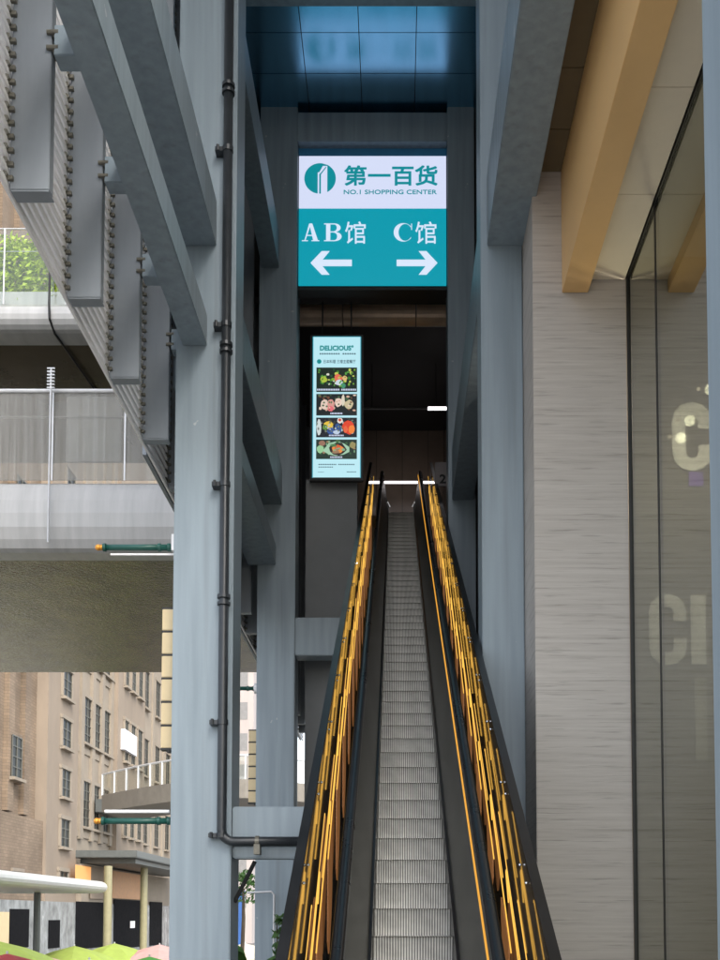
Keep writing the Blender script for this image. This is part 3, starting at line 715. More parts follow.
        for q in (.3, .62): MB().ball((xo - sg * .012, da + q, zs(da + q) + .93 + (.06 if q < .5 else 0)), .012).build('bolt', 'bolt', r)
slope(MB(), .509, .520, .800, .822, Ds, De).build('light_strip', 'ledthin', r)
slope(MB(), -.62, .85, -1.75, -1.11, Ds + 1.9, De).build('truss', 'pier', r)
m = MB().box(SL - .5, SR + .5, DT + .26, DB, ZT - .3, ZT - .01)
T(m.build('upper_floor', 'backdark'), kind='structure')
m = MB()
for x in (SL - .02, SR + .02): m.tube([(x - .05, DT + .0, ZT + .1), (x, DT, ZT + .22), (x + .05, DT, ZT + .1)], .012, 6)
m.build('comb_light', emis('comb_light', (.8, .8, .8), .5), r)
# ------------------------------------------------------------------ right: stone pillar, soffit, shop glass
DPf = 9.75
px0, px1 = X(535, DPf, EYE + 3), X(629.5, DPf, EYE + 3)
zso = Z(280, DPf)
T(MB().cbox(px0, px1, DPf, DPf + 1.0, 0, zso + 1.28, .006).build('stone_pillar', 'stone'), 'beige striped travertine pillar beside the shop glass', 'pillar')
# ochre fascia beam
ye = (XV(562, 293, DPf), XV(588, 293, DPf)); yz = Z(293, DPf)
T(MB().cbox(ye[0], ye[1], 4.2, DPf - .003, yz, yz + 1.2, .004).build('fascia_beam', 'yellow'), 'ochre yellow fascia beam running to the top of the stone pillar', 'beam')
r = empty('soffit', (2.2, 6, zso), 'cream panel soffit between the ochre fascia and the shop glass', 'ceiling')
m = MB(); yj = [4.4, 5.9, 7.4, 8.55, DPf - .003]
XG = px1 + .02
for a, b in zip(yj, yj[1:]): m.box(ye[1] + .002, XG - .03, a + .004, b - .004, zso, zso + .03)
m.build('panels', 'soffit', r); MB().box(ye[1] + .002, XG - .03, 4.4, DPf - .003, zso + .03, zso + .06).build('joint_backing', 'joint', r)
zu = yz + 1.2
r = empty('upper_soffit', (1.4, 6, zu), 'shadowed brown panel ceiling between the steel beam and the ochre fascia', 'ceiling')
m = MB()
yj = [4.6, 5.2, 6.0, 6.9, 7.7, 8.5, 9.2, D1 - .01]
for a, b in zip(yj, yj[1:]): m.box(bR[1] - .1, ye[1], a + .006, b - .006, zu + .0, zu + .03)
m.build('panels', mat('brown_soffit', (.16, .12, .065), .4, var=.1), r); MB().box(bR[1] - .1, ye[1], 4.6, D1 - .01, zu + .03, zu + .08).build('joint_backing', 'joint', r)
# shop glass along the side
r = empty('shop_window', (XG, 6, 0), 'tinted shop glass wall reflecting the stone pillar', 'window')
def DG(u): return XG * F / (u - PX)
mul = [DPf + .0, DG(659.5) * 1.0, 7.0, 5.0]
zgt = zso - .004
ed = [DPf - .006] + [8.70] + [6.2] + [1.5]
for a, b in zip(ed, ed[1:]):
    MB().box(XG, XG + .012, b + .012, a - .012, 0, TOP - 6).build('pane', 'tint', r)
for d in ed[1:3]: MB().box(XG - .004, XG + .03, d - .02, d + .02, 0, TOP - 6).build('mullion', 'joint', r)
MB().box(XG - .018, XG + .03, DPf - .03, DPf - .002, 0, TOP - 6).build('edge_seal', 'joint', r)
MB().box(XG - .014, XG - .004, 1.5, DPf - .032, zso - .004, zso + .03).build('head_channel', 'joint', r)
# shop interior seen through the glass
r = empty('shop_interior', (4.5, 8, 0), 'dim brown shop room with painted letters seen through the tinted glass', 'room')
dl = 11.2
MB().box(XG + .05, 9, dl, dl + .1, 0, TOP - 6).build('wall', 'shopwall', r)
MB().box(XG + .05, 9, 1.5, dl, zso + 1.9, zso + 2.0).build('ceiling', 'shopwall', r)
MB().box(9, 9.1, 1.5, dl, 0, TOP - 6).build('wall', 'shopwall', r)
MB().box(XG + .05, 9, 1.5, dl, -.02, .004).build('floor', 'shopwall', r)
def condC(x0, x1, z0, z1, y):
    k = MB(); W, H = x1 - x0, z1 - z0; rd = W * .48; t = W * .34; n = 8
    def side(inset):
        a = rd - inset; xl, xr, zl, zh = x0 + inset, x1 - inset, z0 + inset, z1 - inset; P = []
        P += [(xr, z0 + H * .60)] if False else []
        P.append((xr, z1 - H * .38))
        P.append((xr, zh - a)); P += [(xr - a + a * math.cos(R(q)), zh - a + a * math.sin(R(q))) for q in (30, 60, 90)]
        P += [(xl + a + a * math.cos(R(q)), zh - a + a * math.sin(R(q))) for q in (90, 120, 150, 180)]
        P += [(xl + a + a * math.cos(R(q)), zl + a + a * math.sin(R(q))) for q in (180, 210, 240, 270)]
        P += [(xr - a + a * math.cos(R(q)), zl + a + a * math.sin(R(q))) for q in (270, 300, 330)]
        P.append((xr, zl + a)); P.append((xr, z0 + H * .38)); return P
    A = side(0); B = side(t)
    B = [(min(max(p[0], x0 + t), x1 - t), p[1]) for p in B]
    k.strip(A, B, y, .02); return k
def lx(u, v): return XV(u, v, dl - .03)
def lz(v): return Z(v, dl - .03)
condC(lx(672, 435), lx(712, 435), lz(471), lz(402), dl - .03).build('lettering', 'letter', r)
condC(lx(649, 630), lx(686.5, 630), lz(665), lz(594), dl - .03).build('lettering', 'letter', r)
MB().box(lx(691, 630), lx(706, 630), dl - .03, dl - .01, lz(664), lz(595)).build('lettering', 'letter', r)
MB().box(lx(695, 720), lx(707, 720), dl - .03, dl - .01, lz(760), lz(678)).build('lettering', mat('faded_letter', (.40, .38, .30), .5), r)
MB().box(lx(689, 482), lx(703, 482), dl - .03, dl - .01, lz(486), lz(472)).build('wall_patch', mat('violet_patch', (.22, .12, .50), .5), r)
M['spot'] = emis('warm_spot', (1, .78, .5), 1.4)
for u, v in ((678, 420), (669, 437), (698, 389)):
    dd = 10.2; MB().cyl((XV(u, v, dd), dd, Z(v, dd)), (XV(u, v, dd) + .03, dd + .07, Z(v, dd) + .04), .018, 12).build('spotlight', 'spot', r)
    pl = bpy.data.lights.new('shop_lamp', 'POINT'); pl.energy = 15; pl.color = (1, .90, .76); pl.shadow_soft_size = .05
    po = bpy.data.objects.new('shop_lamp', pl); COL.objects.link(po); po.location = (XV(u, v, dd) + .05, dd - .15, Z(v, dd) - .08)
# white strip between right column and the side wall
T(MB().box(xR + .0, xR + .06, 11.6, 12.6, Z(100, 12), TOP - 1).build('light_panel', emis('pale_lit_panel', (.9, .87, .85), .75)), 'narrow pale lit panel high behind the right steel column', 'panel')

# ------------------------------------------------------------------ roof over the steel frame
T(MB().box(-2.75, bR[1] - .01, -.6, 5.0, TOP, TOP + .3).box(-2.75, 9.2, 5.0, 30, TOP, TOP + .3).build('roof_and_shade_slab', 'pier'), 'flat grey roof slab far above the steel frame, its unseen front strip added for shade', 'roof')  # front strip runs on out of view, added to darken the upper steel
T(MB().box(bR[1], 9.2, 4.6, 14, zu + .09, TOP - .01).build('upper_storey', 'pier'), 'plain upper storey of the shop building above the soffits', 'building')

# ------------------------------------------------------------------ pedestrian bridges on the left
def bridge(x0, x1, y0, y1, zbot, zfas, zrail, label, posts, soff, gl='bglass', rr_=.035):
    r = empty('footbridge', ((x0 + x1) / 2, (y0 + y1) / 2, zbot), label, 'bridge')
    # rounded fascia swept along x
    n = 8; h = zfas - zbot; m = MB(); prof = []
    for i in range(n + 1):
        a = -math.pi / 2 + math.pi * i / n; prof.append((y0 + .22 - .22 * math.cos(a), zbot + h / 2 + h / 2 * math.sin(a)))
    prof += [(y0 + .6, zfas), (y0 + .6, zbot)]
    q = len(prof); vs_ = [(x0, p[0], p[1]) for p in prof] + [(x1, p[0], p[1]) for p in prof]
    m.add(vs_, [(i, (i + 1) % q, q + (i + 1) % q, q + i) for i in range(q)] + [tuple(range(q)), tuple(range(2 * q - 1, q - 1, -1))])
    m.build('fascia', 'bridge_w', r, False)
    MB().box(x0, x1, y0 + .6, y1, zbot + .02, zfas - .05).build('deck', soff, r)
    if zrail:
        for a, b in zip(posts, posts[1:]): MB().box(a + .01, b - .01, y0 + .1, y0 + .112, zfas + .002, zrail).build('glass_panel', gl, r)
        for a in posts[1:-1]: MB().box(a - .012, a + .012, y0 + .085, y0 + .099, zfas, zrail).build('post', 'rail', r)
        MB().cyl((x0, y0 + .1, zrail), (x1, y0 + .1, zrail), rr_, 10).build('handrail', 'rail', r)
        MB().cyl((x0, y0 + .14, zfas + (zrail - zfas) * .72), (x1, y0 + .14, zfas + (zrail - zfas) * .72), rr_ * .5, 8).build('mid_rail', 'rail', r)
        for a, b in zip(posts, posts[1:]): MB().box(a + .01, b - .01, y1 - .1, y1 - .09, zfas, zrail).build('glass_panel', gl, r)
    return r
db = 16.5
xa, xb = -14, -2.95
pu = [XV(u, 470, db) for u in (50, 123)]
posts = [xa, pu[0] - 2.4, pu[0] - 1.2, pu[0], pu[1], pu[1] + 1.15]
lb = bridge(xa, XW - .35, db, 25.2, Z(548, db), Z(478, db), Z(388, db), 'lower white pedestrian bridge with stained glass rail and mottled olive underside', posts[:-1] + [XW - .36], 'soffit_d', 'frit')
r = lb
k = MB(); xp = XV(51, 400, db - .1); k.cyl((xp, db - .12, Z(545, db)), (xp, db - .12, Z(372, db)), .016, 8)
for i in range(7): k.box(xp - .06, xp + .06, db - .135, db - .105, Z(392 - i * 3.2, db), Z(391 - i * 3.2, db))
T(k.build('notched_pole', 'rail'), 'slim pale pole with rungs standing before the lower bridge', 'pole')
ub = bridge(xa, XW - .35, db + .6, 22.5, Z(326, db + .6), Z(301, db + .6), Z(225, db + .6), 'upper white pedestrian bridge with plants behind its glass', [xa, -8, -6.6, -5.55, -4.6, XW - .36], 'soffit_b', rr_=.012)
T(MB().cbox(XV(66, 430, db + .15), XV(121, 430, db + .15), db + .16, db + .19, Z(461, db + .15), Z(396, db + .15), .004).build('white_sheet', mat('white_sheet_board', (.8, .8, .78), .5)), 'plain white sheet fixed behind the lower bridge glass', 'board')
# lines hung below the upper bridge (downpipe curving round its edge)
xq = XV(48, 310, db + .5); zq = Z(326, db + .6)
T(MB().tube([(xq, db + .55, zq + .9), (xq, db + .55, zq + .35), (xq, db + .58, zq + .12), (xq + .02, db + .8, zq - .02), (xq + .1, db + 2, zq - .02), (xq + .3, db + 5, zq - .02)], .02, 8).build('cable', 'joint'), 'black cable hanging over the edge of the upper bridge', 'cable')
# hedge on upper bridge
def leaves(m, c, sx, sy, sz, n, s, flat=.5):
    for i in range(n):
        p = Vector((c[0] + random.uniform(-sx, sx), c[1] + random.uniform(-sy, sy), c[2] + random.uniform(-sz, sz)))
        a = Vector((random.gauss(0, 1), random.gauss(0, 1), random.gauss(0, 1))).normalized(); b = a.orthogonal().normalized(); ss = s * random.uniform(.6, 1.3)
        c2 = a.cross(b)
        m.add([p - b * ss, p + c2 * ss * .45, p + b * ss, p - c2 * ss * .45], [(0, 1, 2, 3)])
m = MB(); leaves(m, (-5.4, db + 1.15, Z(272, db + 1)), 2.4, .28, .62, 12000, .06)
T(m.build('hedge', 'leafb'), 'bright lime hedge planted along the upper bridge', 'hedge')
m = MB().cbox(-11, XW - .5, db + .85, db + 1.5, Z(301, db + .6), Z(297, db + .6) + .25)
T(m.build('planter', 'bridge_w'), 'long low planter under the hedge on the upper bridge', 'planter')
# ring corridor further away
d = 46
r = empty('footbridge', (X(146, d), d, Z(797, d)), 'far curved grey bridge with a railing crossing to the stone building', 'bridge')
def arcx(u): return d + ((u - 235) / 120.) ** 2 * 5
us = list(range(100, 345, 12)); z0_, z1_, z2_ = Z(798, d), Z(779, d), Z(755, d)
m = MB(); P = [(X(u, arcx(u)), arcx(u)) for u in us]
for (xa_, ya_), (xb_, yb_) in zip(P, P[1:]):
    m.add([(xa_, ya_, z0_), (xb_, yb_, z0_), (xb_, yb_, z1_), (xa_, ya_, z1_), (xa_, ya_ + 5, z0_), (xb_, yb_ + 5, z0_), (xb_, yb_ + 5, z1_), (xa_, ya_ + 5, z1_)],
          [(0, 1, 2, 3), (4, 7, 6, 5), (0, 4, 5, 1), (3, 2, 6, 7)])
m.build('deck', mat('bridge_grey_brown', (.20, .18, .15), .5), r)
for (xa_, ya_), (xb_, yb_) in zip(P, P[1:]):
    q = MB(); q.add([(xa_, ya_ + .1, z1_), (xb_, yb_ + .1, z1_), (xb_, yb_ + .1, z2_), (xa_, ya_ + .1, z2_), (xa_, ya_ + .12, z1_), (xb_, yb_ + .12, z1_), (xb_, yb_ + .12, z2_), (xa_, ya_ + .12, z2_)], [(0, 1, 2, 3), (7, 6, 5, 4), (0, 4, 5, 1), (3, 2, 6, 7)])
    q.build('glass_panel', 'bglass', r)
    MB().box(xa_ - .03, xa_ + .03, ya_ + .03, ya_ + .09, z1_, z2_).build('post', 'rail', r)
MB().tube([(p[0], p[1] + .1, z2_) for p in P], .05, 6).build('handrail', 'rail', r)

# ------------------------------------------------------------------ banner poles, blade signs
def bpole(xe, y, z, L, label):
    r = empty('banner_pole', (xe, y, z), label, 'pole')
    MB().cyl((xe, y, z), (xe - L, y, z), .032, 14).build('pole', 'green_pole', r, True)
    m = MB()
    for t in (.02, .12, L - .03): m.cyl((xe - t, y, z), (xe - t - .03, y, z), .042, 14)
    m.build('collar', 'green_pole', r)
    MB().cyl((xe - L, y, z), (xe - L - .03, y, z), .03, 10).ball((xe - L - .05, y, z), .034, 12).build('finial', 'gold', r, True)
    return r
yb = D1 + .25; xe = cLx[0] - .004
bpole(xe - .06, yb, Z(547.5, yb), .72, 'upper green banner pole with gold tip on the left column').name = 'banner_pole'
MB().box(xe - .06, xe + .0, yb - .06, yb + .06, Z(552, yb), Z(536, yb)).build('bracket', 'white_alu', [o for o in bpy.data.objects if o.name.startswith('banner_pole')][0])
T(MB().cyl((xe - .03, yb, Z(554.5, yb)), (xe - .70, yb, Z(554.5, yb)), .012, 8).build('banner_rod', 'white_alu'), 'thin white rod just under the upper green pole', 'rod')
bpole(xe - .03, yb, Z(821, yb), .72, 'lower green banner pole with gold tip before the stone building')
T(MB().cyl((xe - .06, yb, Z(811.5, yb)), (xe - .72, yb, Z(811.5, yb)), .018, 8).build('banner_rod', 'white_alu'), 'thin white rod just over the lower green pole', 'rod')
y2 = D2 + .3; x2 = pLx[0] - .004
p3 = bpole(x2 - .04, y2, Z(688.5, y2), .9, 'green pole behind the drain pipe, reaching from the far left column'); MB().cyl((x2 - .07, y2, Z(688.5, y2)), (x2, y2, Z(688.5, y2)), .085, 14).build('bracket', 'white_alu', p3)
def blade(u0, u1, v0, v1, y, n, label):
    z0, z1 = Z(v1, y), Z(v0, y); x0, x1 = X(u0, y, (z0 + z1) / 2), X(u1, y, (z0 + z1) / 2)
    r = empty('blade_sign', ((x0 + x1) / 2, y, z0), label, 'sign')
    h = (z1 - z0) / n
    for i in range(n): MB().cbox(x0, x1, y, y + .12, z0 + i * h + .012, z0 + (i + 1) * h - .012, .006).build('panel', 'cream_tile', r)
    MB().box((x0 + x1) / 2 - .02, (x0 + x1) / 2 + .02, y + .02, y + .1, z0 - .03, z1).build('spine', 'joint', r)
    for i in range(n + 1): MB().box(x0 - .005, x1 + .005, y + .01, y + .11, z0 + i * h - .010, z0 + i * h + .010).build('bracket', 'joint', r)
blade(161.5, 176, 608, 749, D1 + .3, 6, 'vertical stack of cream panels on the left edge of the drain pipe column')
blade(248.5, 262, 730, 803, D2 + .35, 6, 'vertical stack of cream panels left of the far column, above the box beam')

# ------------------------------------------------------------------ stone department building on the left
XB = -24.0
def DU(u, x=XB): return x * F / (u - PX)
r = empty('stone_building', (XB - 6, 85, G0), 'old beige brick and stone building along the left of the plaza', 'building')
dA0, dA1, dB1, dC1, dD1, dE1 = 40, DU(45), DU(76), DU(119), DU(146), DU(185)
HB = 62
MB().box(XB - 12, XB - .8, dA0, dA1 - .01, G0, HB).build('wall', 'brickA', r)
# brick piers
m = MB(); d = dA0
while d < dA1 - 1: m.box(XB - .8, XB - .45, d, d + 1.0, 8.2, HB); d += 2.9
m.box(XB - .8, XB - .21, dA0, dA1 - .01, G0, 8.0)
m.build('brick_piers', 'brickA', r)
MB().box(XB - 12, XB, dA1, dB1, G0, HB).build('wall', 'stoneB', r)
MB().box(XB - 12, XB - .9, dB1 + .01, dC1, G0, HB).build('wall', 'stoneC', r)
MB().box(XB - 12, XB - .3, dC1 + .01, dD1, G0, HB).build('wall', 'stoneB', r)
MB().box(XB - 12, XB - .9, dD1 + .01, 150, G0, HB).build('wall', 'stoneC', r)
def window(x, y0, y1, z0, z1, bars=2, rows=3, sill=True, sur=True):
    f = MB().box(x, x + .05, y0, y1, z0, z1).build('window', 'wing', r)
    m = MB()
    for i in range(bars + 1):
        y = y0 + (y1 - y0) * i / bars; m.box(x + .05, x + .11, y - .04, y + .04, z0, z1)
    for i in range(rows + 1):
        z = z0 + (z1 - z0) * i / rows; m.box(x + .05, x + .10, y0, y1, z - .04, z + .04)
    m.build('frame', 'frame', f)
    if sur: MB().box(x, x + .16, y0 - .24, y0, z0 - .02, z1 + .02).box(x, x + .16, y1, y1 + .24, z0 - .02, z1 + .02).box(x, x + .2, y0 - .3, y1 + .3, z1 + .022, z1 + .3).build('surround', 'stoneC', f)
    if sill: MB().box(x - .02, x + .35, y0 - .2, y1 + .2, z0 - .22, z0 - .02).build('sill', 'stoneC', f)
def wz(v, u): return Z(v, DU(u))
# small windows on the smooth corner
for k in range(9):
    va, vb_ = 820 - 49.5 * k, 847 - 49.5 * k
    window(XB + .001, DU(58.5), DU(67), wz(vb_, 63), wz(va, 63))
window(XB + .001, DU(58), DU(66), wz(880, 63), wz(872, 63), 2, 1)
# brick part windows
d0, d1 = DU(15) , DU(24.5)
for va, vb_ in ((737, 778), (845, 868), (600, 650), (480, 530)):
    MB().box(XB - .8, XB - .42, DU(13.5), DU(26), Z(vb_, DU(20)) - .3, Z(va, DU(20)) + .3).build('window_surround', 'brickA', r)
    window(XB - .418, DU(15), DU(24.5), Z(vb_, DU(20)), Z(va, DU(20)), 2, 4, sur=False)
# tall windows between pilasters
def tall(uu, va, vb_, x):
    ds = DU(uu[0], x), DU(uu[1], x); dm_ = sum(ds) / 2
    window(x + .002, ds[0], ds[1], Z(vb_, dm_), Z(va, dm_), 2, 5)
xc_ = XB - .9
for base, shift in ((0, 0), (-86, 0), (-172, 0), (-258, 0)):
    for i, (a, b) in enumerate(((79.6, 88), (90, 97.4), (99.3, 107), (108.8, 116))):
        z0 = Z(824 + base, DU(85)); z1 = Z(778 + base, DU(85))
        window(xc_ + .002, DU(a, xc_), DU(b, xc_), z0, z1, 2, 5)
m = MB()
for a in (77.5, 88.5, 98, 107.3, 117): d = DU(a, xc_); m.box(xc_, xc_ + .26, d - .4, d + .4, Z(838, DU(85)), HB)
for base in (0, -86, -172, -258): 
    z = Z(832 + base, DU(85)); m.box(xc_, xc_ + .10, dB1, dC1, z - .3, z + .2)
m.build('pilasters', 'stoneC', r)
xd_ = XB - .3
for base in (0, -86, -172):
    for a, b in ((121.5, 125), (128, 132), (135, 139)): window(xd_ + .002, DU(a, xd_), DU(b, xd_), Z(824 + base, DU(85)), Z(778 + base, DU(85)), 2, 4)
for base in (0, -86, -172):
    for i in range(7):
        d = dD1 + 1.5 + i * 5; window(xc_ + .002, d, d + 2.0, Z(824 + base, DU(85)), Z(778 + base, DU(85)), 2, 4)
m = MB()
for i in range(8): d = dD1 + .2 + i * 5; m.box(xc_, xc_ + .16, d, d + .8, 6, HB)
m.build('pilasters', 'stoneC', r)
# ground floor of marble, doorways and lit panels
zg = Z(872, DU(85))
gx = XB + .5
MB().box(XB, gx, dA0, dE1, G0, Z(902, 75)).build('marble_base', 'marble', r)
MB().box(XB, gx - .1, dB1, dE1, Z(902, 75) + .01, Z(866, 82)).build('upper_base', 'stoneC', r)
def base_panel(u0, u1, v0, v1, m_, name, th=.06):
    a, b = DU(u0, gx), DU(u1, gx); dm_ = (a + b) / 2
    MB().box(gx + .002, gx + th, a, b, Z(v1, dm_), Z(v0, dm_)).build(name, m_, r)
base_panel(10, 29, 909, 948, 'door', 'doorway'); base_panel(49, 60, 920, 948, 'door', 'doorway')
base_panel(76, 106, 902, 948, 'door', 'doorway'); base_panel(114, 141, 900, 948, 'door', 'doorway'); base_panel(150, 162, 902, 945, 'door', 'doorway')
base_panel(75, 90, 866, 883, 'warm', 'lit_panel'); base_panel(112, 141, 873, 899, mat('ochre_panel', (.50, .27, .13), .5), 'door_head'); base_panel(90, 106, 868, 899, 'stoneB', 'door_head')
base_panel(0, 9, 912, 946, 'cream_tile', 'shutter')
M['olive'] = mat('olive_column', (.25, .23, .13), .4)
for u in (108, 144): d = DU(u, gx + 2.6); MB().cyl((gx + 2.6, d, G0), (gx + 2.6, d, Z(866, d)), .3, 16).build('column', 'olive', r)
base_panel(130, 134.5, 921, 928, 'white_alu', 'notice', .09)
# dark canopy over the doors
T(MB().cbox(XB - .2, XB + 4.6, DU(75), DU(75) + 30, Z(857, 78), Z(849.5, 78), .05).box(XB, XB + 4.2, DU(75) + 1.2, DU(75) + 29, Z(862, 78), Z(857.2, 78)).build('door_canopy', 'canopy_d'), 'dark flat metal canopy over the black doors of the stone building', 'canopy')
T(MB().cbox(XB - .5, XB + 3.0, DU(100), DU(100) + 5, Z(808, 82), Z(794, 82), .05).build('duct_box', 'canopy_d'), 'dark grey box hung on the stone building over the white rod', 'box')
T(MB().cbox(XB - .3, XB + .1, DU(122), DU(134), Z(745, 90), Z(724, 90), .02).build('wall_board', mat('white_board', (.75, .76, .80), .5)), 'white board high on the stone building above the far bridge', 'sign')
# white entrance canopy, nearer
d0_ = 38
m = MB(); zc0_, zc1_ = Z(889, d0_), Z(874, d0_); xr_ = X(107, 46)
n = 8; prof = [(xr_ - 9, zc1_)] + [(xr_ - .4 + .4 * math.cos(R(90 - 180 * i / n)), (zc0_ + zc1_) / 2 + (zc1_ - zc0_) / 2 * math.sin(R(90 - 180 * i / n))) for i in range(n + 1)] + [(xr_ - 9, zc0_)]
q = len(prof); vs_ = [(p[0], 30, p[1]) for p in prof] + [(p[0], 46, p[1]) for p in prof]
m.add(vs_, [(i, (i + 1) % q, q + (i + 1) % q, q + i) for i in range(q)] + [tuple(range(q)), tuple(range(2 * q - 1, q - 1, -1))])
cw = empty('entrance_canopy', (xr_ - 4, 38, G0), 'low white rounded entrance canopy before the brick wall', 'canopy'); m.build('slab', 'canopy_w', cw)
for xq_, yq_ in ((xr_ - 2.2, 33), (xr_ - 2.2, 43.5)): MB().cyl((xq_ , yq_, G0), (xq_, yq_, zc0_ + .01), .14, 14).build('post', 'canopy_d', cw)

# ------------------------------------------------------------------ far pale buildings
def tower(x0, x1, y0, y1, h, label, m_='pale'):
    r = empty('far_building', ((x0 + x1) / 2, y0, G0), label, 'building')
    MB().box(x0, x1, y0, y1, G0, h).build('wall', m_, r)
    nx = max(2, int((x1 - x0) / 3)); nz = int((h - 4) / 3.6)
    for i in range(nx):
        for j in range(min(nz, 8)):
            a = x0 + (i + .25) * (x1 - x0) / nx; b = x0 + (i + .75) * (x1 - x0) / nx
            MB().box(a, b, y0 - .03, y0 - .001, G0 + 4 + j * 3.6, G0 + 6 + j * 3.6).build('window', 'farwin', r)
    MB().box(x0 - .3, x1 + .3, y0 - .3, y1 + .3, h, h + .6).build('roof', m_, r)
tower(X(205, 120), X(252, 120), 120, 140, 34, 'pale pinkish block far off, seen between the near columns')
tower(X(296, 160), X(420, 160), 160, 180, 12, 'low pale building on the far horizon behind the escalator', 'stoneC')
T(MB().cbox(X(236, 70), X(244, 70), 70, 70.4, G0, Z(889, 70), .05).build('hoarding', 'blue'), 'small blue hoarding far off between the columns', 'hoarding')

# ------------------------------------------------------------------ cafe umbrellas on the plaza
def umbrella_mesh(col):
    pass
UM = {}
for nm, c in (('lime', (.36, .46, .09)), ('green', (.10, .36, .05)), ('red', (.50, .06, .06)), ('cream', (.66, .60, .48)), ('pink', (.62, .36, .32))):
    UM[nm] = mat('umbrella_' + nm, c, .75, var=.12, scale=2)
def umbrella(x, y, hgt, rad, col, label, rot):
    r = empty('parasol', (x, y, G0), label, 'parasol', 'parasols on the plaza')
    m = MB(); n = 8; vs_ = [(0, 0, hgt)]
    for (rf, zf) in ((.45, .16), (.8, .34), (1.0, .5)):
        for i in range(n * 2):
            a = rot + math.pi * i / n; sag = 1 if i % 2 == 0 else .93
            vs_.append((rad * rf * sag * math.cos(a), rad * rf * sag * math.sin(a), hgt - rad * .75 * zf - (0 if i % 2 == 0 else .03 * rf)))
    for i in range(n * 2):
        p = vs_[1 + 2 * n * 2 + i]; vs_.append((p[0], p[1], p[2] - .16 - (.03 if i % 2 else 0)))
    fs_ = [(0, 1 + i, 1 + (i + 1) % (2 * n)) for i in range(2 * n)]
    for k in range(3):
        for i in range(2 * n): fs_.append((1 + k * 2 * n + i, 1 + (k + 1) * 2 * n + i, 1 + (k + 1) * 2 * n + (i + 1) % (2 * n), 1 + k * 2 * n + (i + 1) % (2 * n)))
    o = WL[r]; m.add([(p[0] + o.x, p[1] + o.y, p[2] + o.z) for p in vs_], fs_); m.build('canopy', UM[col], r)
    MB().cyl((x, y, G0), (x, y, G0 + hgt + .06), .03, 8).build('pole', 'rail', r)
    MB().cyl((x, y, G0), (x, y, G0 + .1), .32, 14).build('base', 'canopy_d', r)
ul = [(8, 27, 3.0, 2.1, 'red', 'red parasol at the bottom left of the plaza'), (-2, 34, 3.15, 1.9, 'lime', 'lime parasol behind the red one at the left edge'),
      (60, 24, 2.6, 2.0, 'green', 'nearest green parasol left of the drain pipe column'), (120, 25, 2.7, 2.2, 'lime', 'broad lime parasol nearest the foot of the drain pipe column'),
      (90, 33, 2.6, 1.8, 'cream', 'cream parasol between the green and lime ones'), (45, 37, 2.55, 1.8, 'pink', 'pale pink parasol beyond the red one'),
      (150, 34, 2.65, 1.8, 'green', 'small green parasol close to the drain pipe column'), (75, 44, 2.7, 1.9, 'lime', 'lime parasol in front of the black double doors'),
      (115, 46, 2.75, 1.9, 'lime', 'lime parasol standing in front of the right black doorway'), (160, 46, 2.7, 1.9, 'pink', 'far pale pink parasol under the dark canopy'),
      (245, 52, 2.6, 1.8, 'cream', 'cream parasol seen between the near and far columns'), (240, 34, 2.4, 1.6, 'lime', 'lime parasol seen beside the banana plant')]
for i, (u, y, h, rd_, c, lab) in enumerate(ul): umbrella(X(u, y), y, h - .78, rd_, c, lab, i * .37)

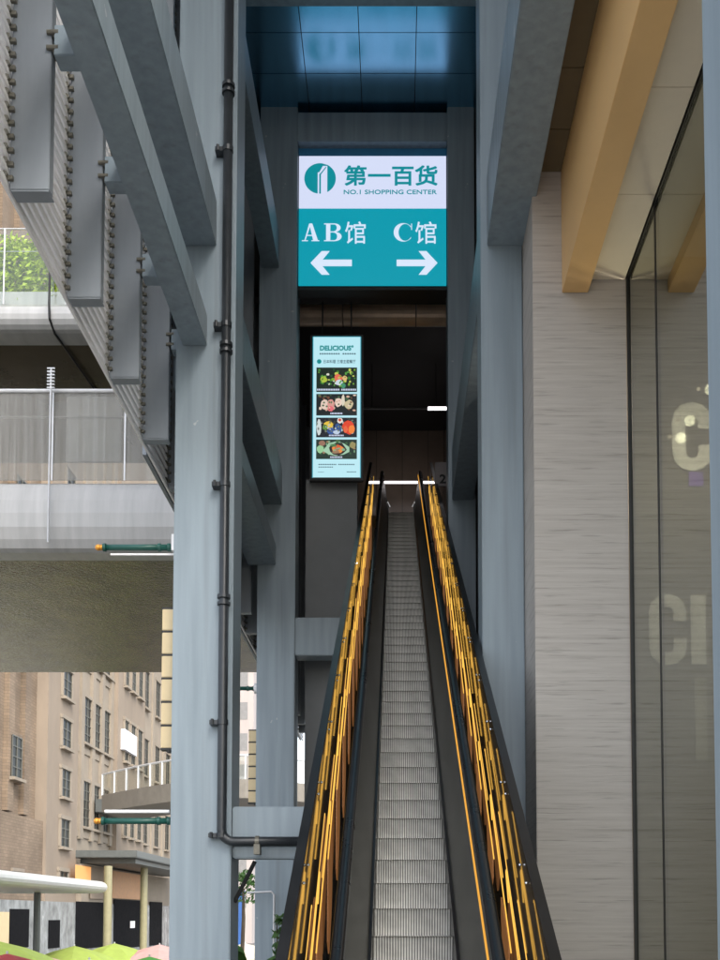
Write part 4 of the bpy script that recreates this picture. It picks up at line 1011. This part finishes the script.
# ------------------------------------------------------------------ plants by the escalator foot
def banana(x, y, label, n=7, h=1.3):
    r = empty('banana_plant', (x, y, 0), label, 'plant')
    MB().cyl((x, y, G0), (x, y, .8), .06, 10, .04).build('stem', 'leaf', r)
    for i in range(n):
        a = i * 2.4 + .3; L = h * random.uniform(.7, 1.0); tilt = random.uniform(.5, 1.1); wd = .13
        A = []; B = []; C = []
        for k in range(9):
            t = k / 8; rr = L * t * math.sin(tilt) ; z = .75 + L * t * math.cos(tilt) * (1 - .45 * t * t)
            p = Vector((x + rr * math.cos(a), y + rr * math.sin(a), z)); s = wd * math.sin(math.pi * min(1, t * .96 + .04)) ** .7
            q = Vector((-math.sin(a), math.cos(a), .35)); A.append(p + q * s); C.append(p); B.append(p + Vector((math.sin(a), -math.cos(a), .35)) * s)
        m = MB(); vs_ = A + C + B; fs_ = []
        for k in range(8): fs_ += [(k, k + 1, 9 + k + 1, 9 + k), (9 + k, 9 + k + 1, 18 + k + 1, 18 + k)]
        m.add(vs_, fs_); m.build('leaf', 'leaf', r, True)
banana(X(243, 12.2), 12.2, 'broad leaved green plant left of the far column foot', 8, .95)
r = empty('bamboo_plant', (X(287, 12.5), 12.5, G0), 'leafy upright bush beside the foot of the escalator wall', 'plant')
m = MB()
for k in range(5): m.tube([(X(287, 12.5) + random.uniform(-.1, .1), 12.5, G0), (X(287, 12.5) + random.uniform(-.12, .12), 12.5 + random.uniform(-.1, .1), 1.5)], .008, 6)
m.build('stems', 'bark', r)
m = MB(); leaves(m, (X(286, 12.5), 12.5, .75), .13, .15, .85, 620, .06); m.build('leaves', 'leaf', r)
# small street tree seen between the columns
r = empty('street_tree', (X(241, 40), 40, G0), 'thin street tree with sparse leaves far between the columns', 'tree')
MB().tube([(X(241, 40), 40, G0), (X(241, 40) + .1, 40, 1.5), (X(243, 40), 40, 2.6)], [.09, .07, .04], 8).build('trunk', 'bark', r)
m = MB(); leaves(m, (X(242, 40), 40, 2.6), .7, .7, .55, 260, .10); leaves(m, (X(240, 40), 40, 3.0), .4, .4, .3, 120, .1); m.build('crown', 'leaf', r)
# dark brace under the box beam
T(MB().tube([(X(233.5, D1 + .2), D1 + .25, Z(902, D1)), (X(254, D1 + .2), D1 + .25, Z(860, D1))], .022, 8).build('brace_rod', 'joint'), 'black diagonal brace rod under the pale box beam', 'rod')
# thin post before the far column
T(MB().tube([(X(274, D2 - .2), D2 - .2, G0), (X(274, D2 - .2), D2 - .2, Z(895, D2)), (X(271, D2 - .2), D2 - .2, Z(892, D2)), (X(247, D2 - .2), D2 - .2, Z(893, D2))], .018, 8).build('hook_pole', 'rail'), 'thin pale pole with a bent arm before the far left column', 'pole')

for o in S.objects:
    if o.parent is None and o.type in ('MESH', 'EMPTY') and 'kind' not in o: o['kind'] = 'thing'
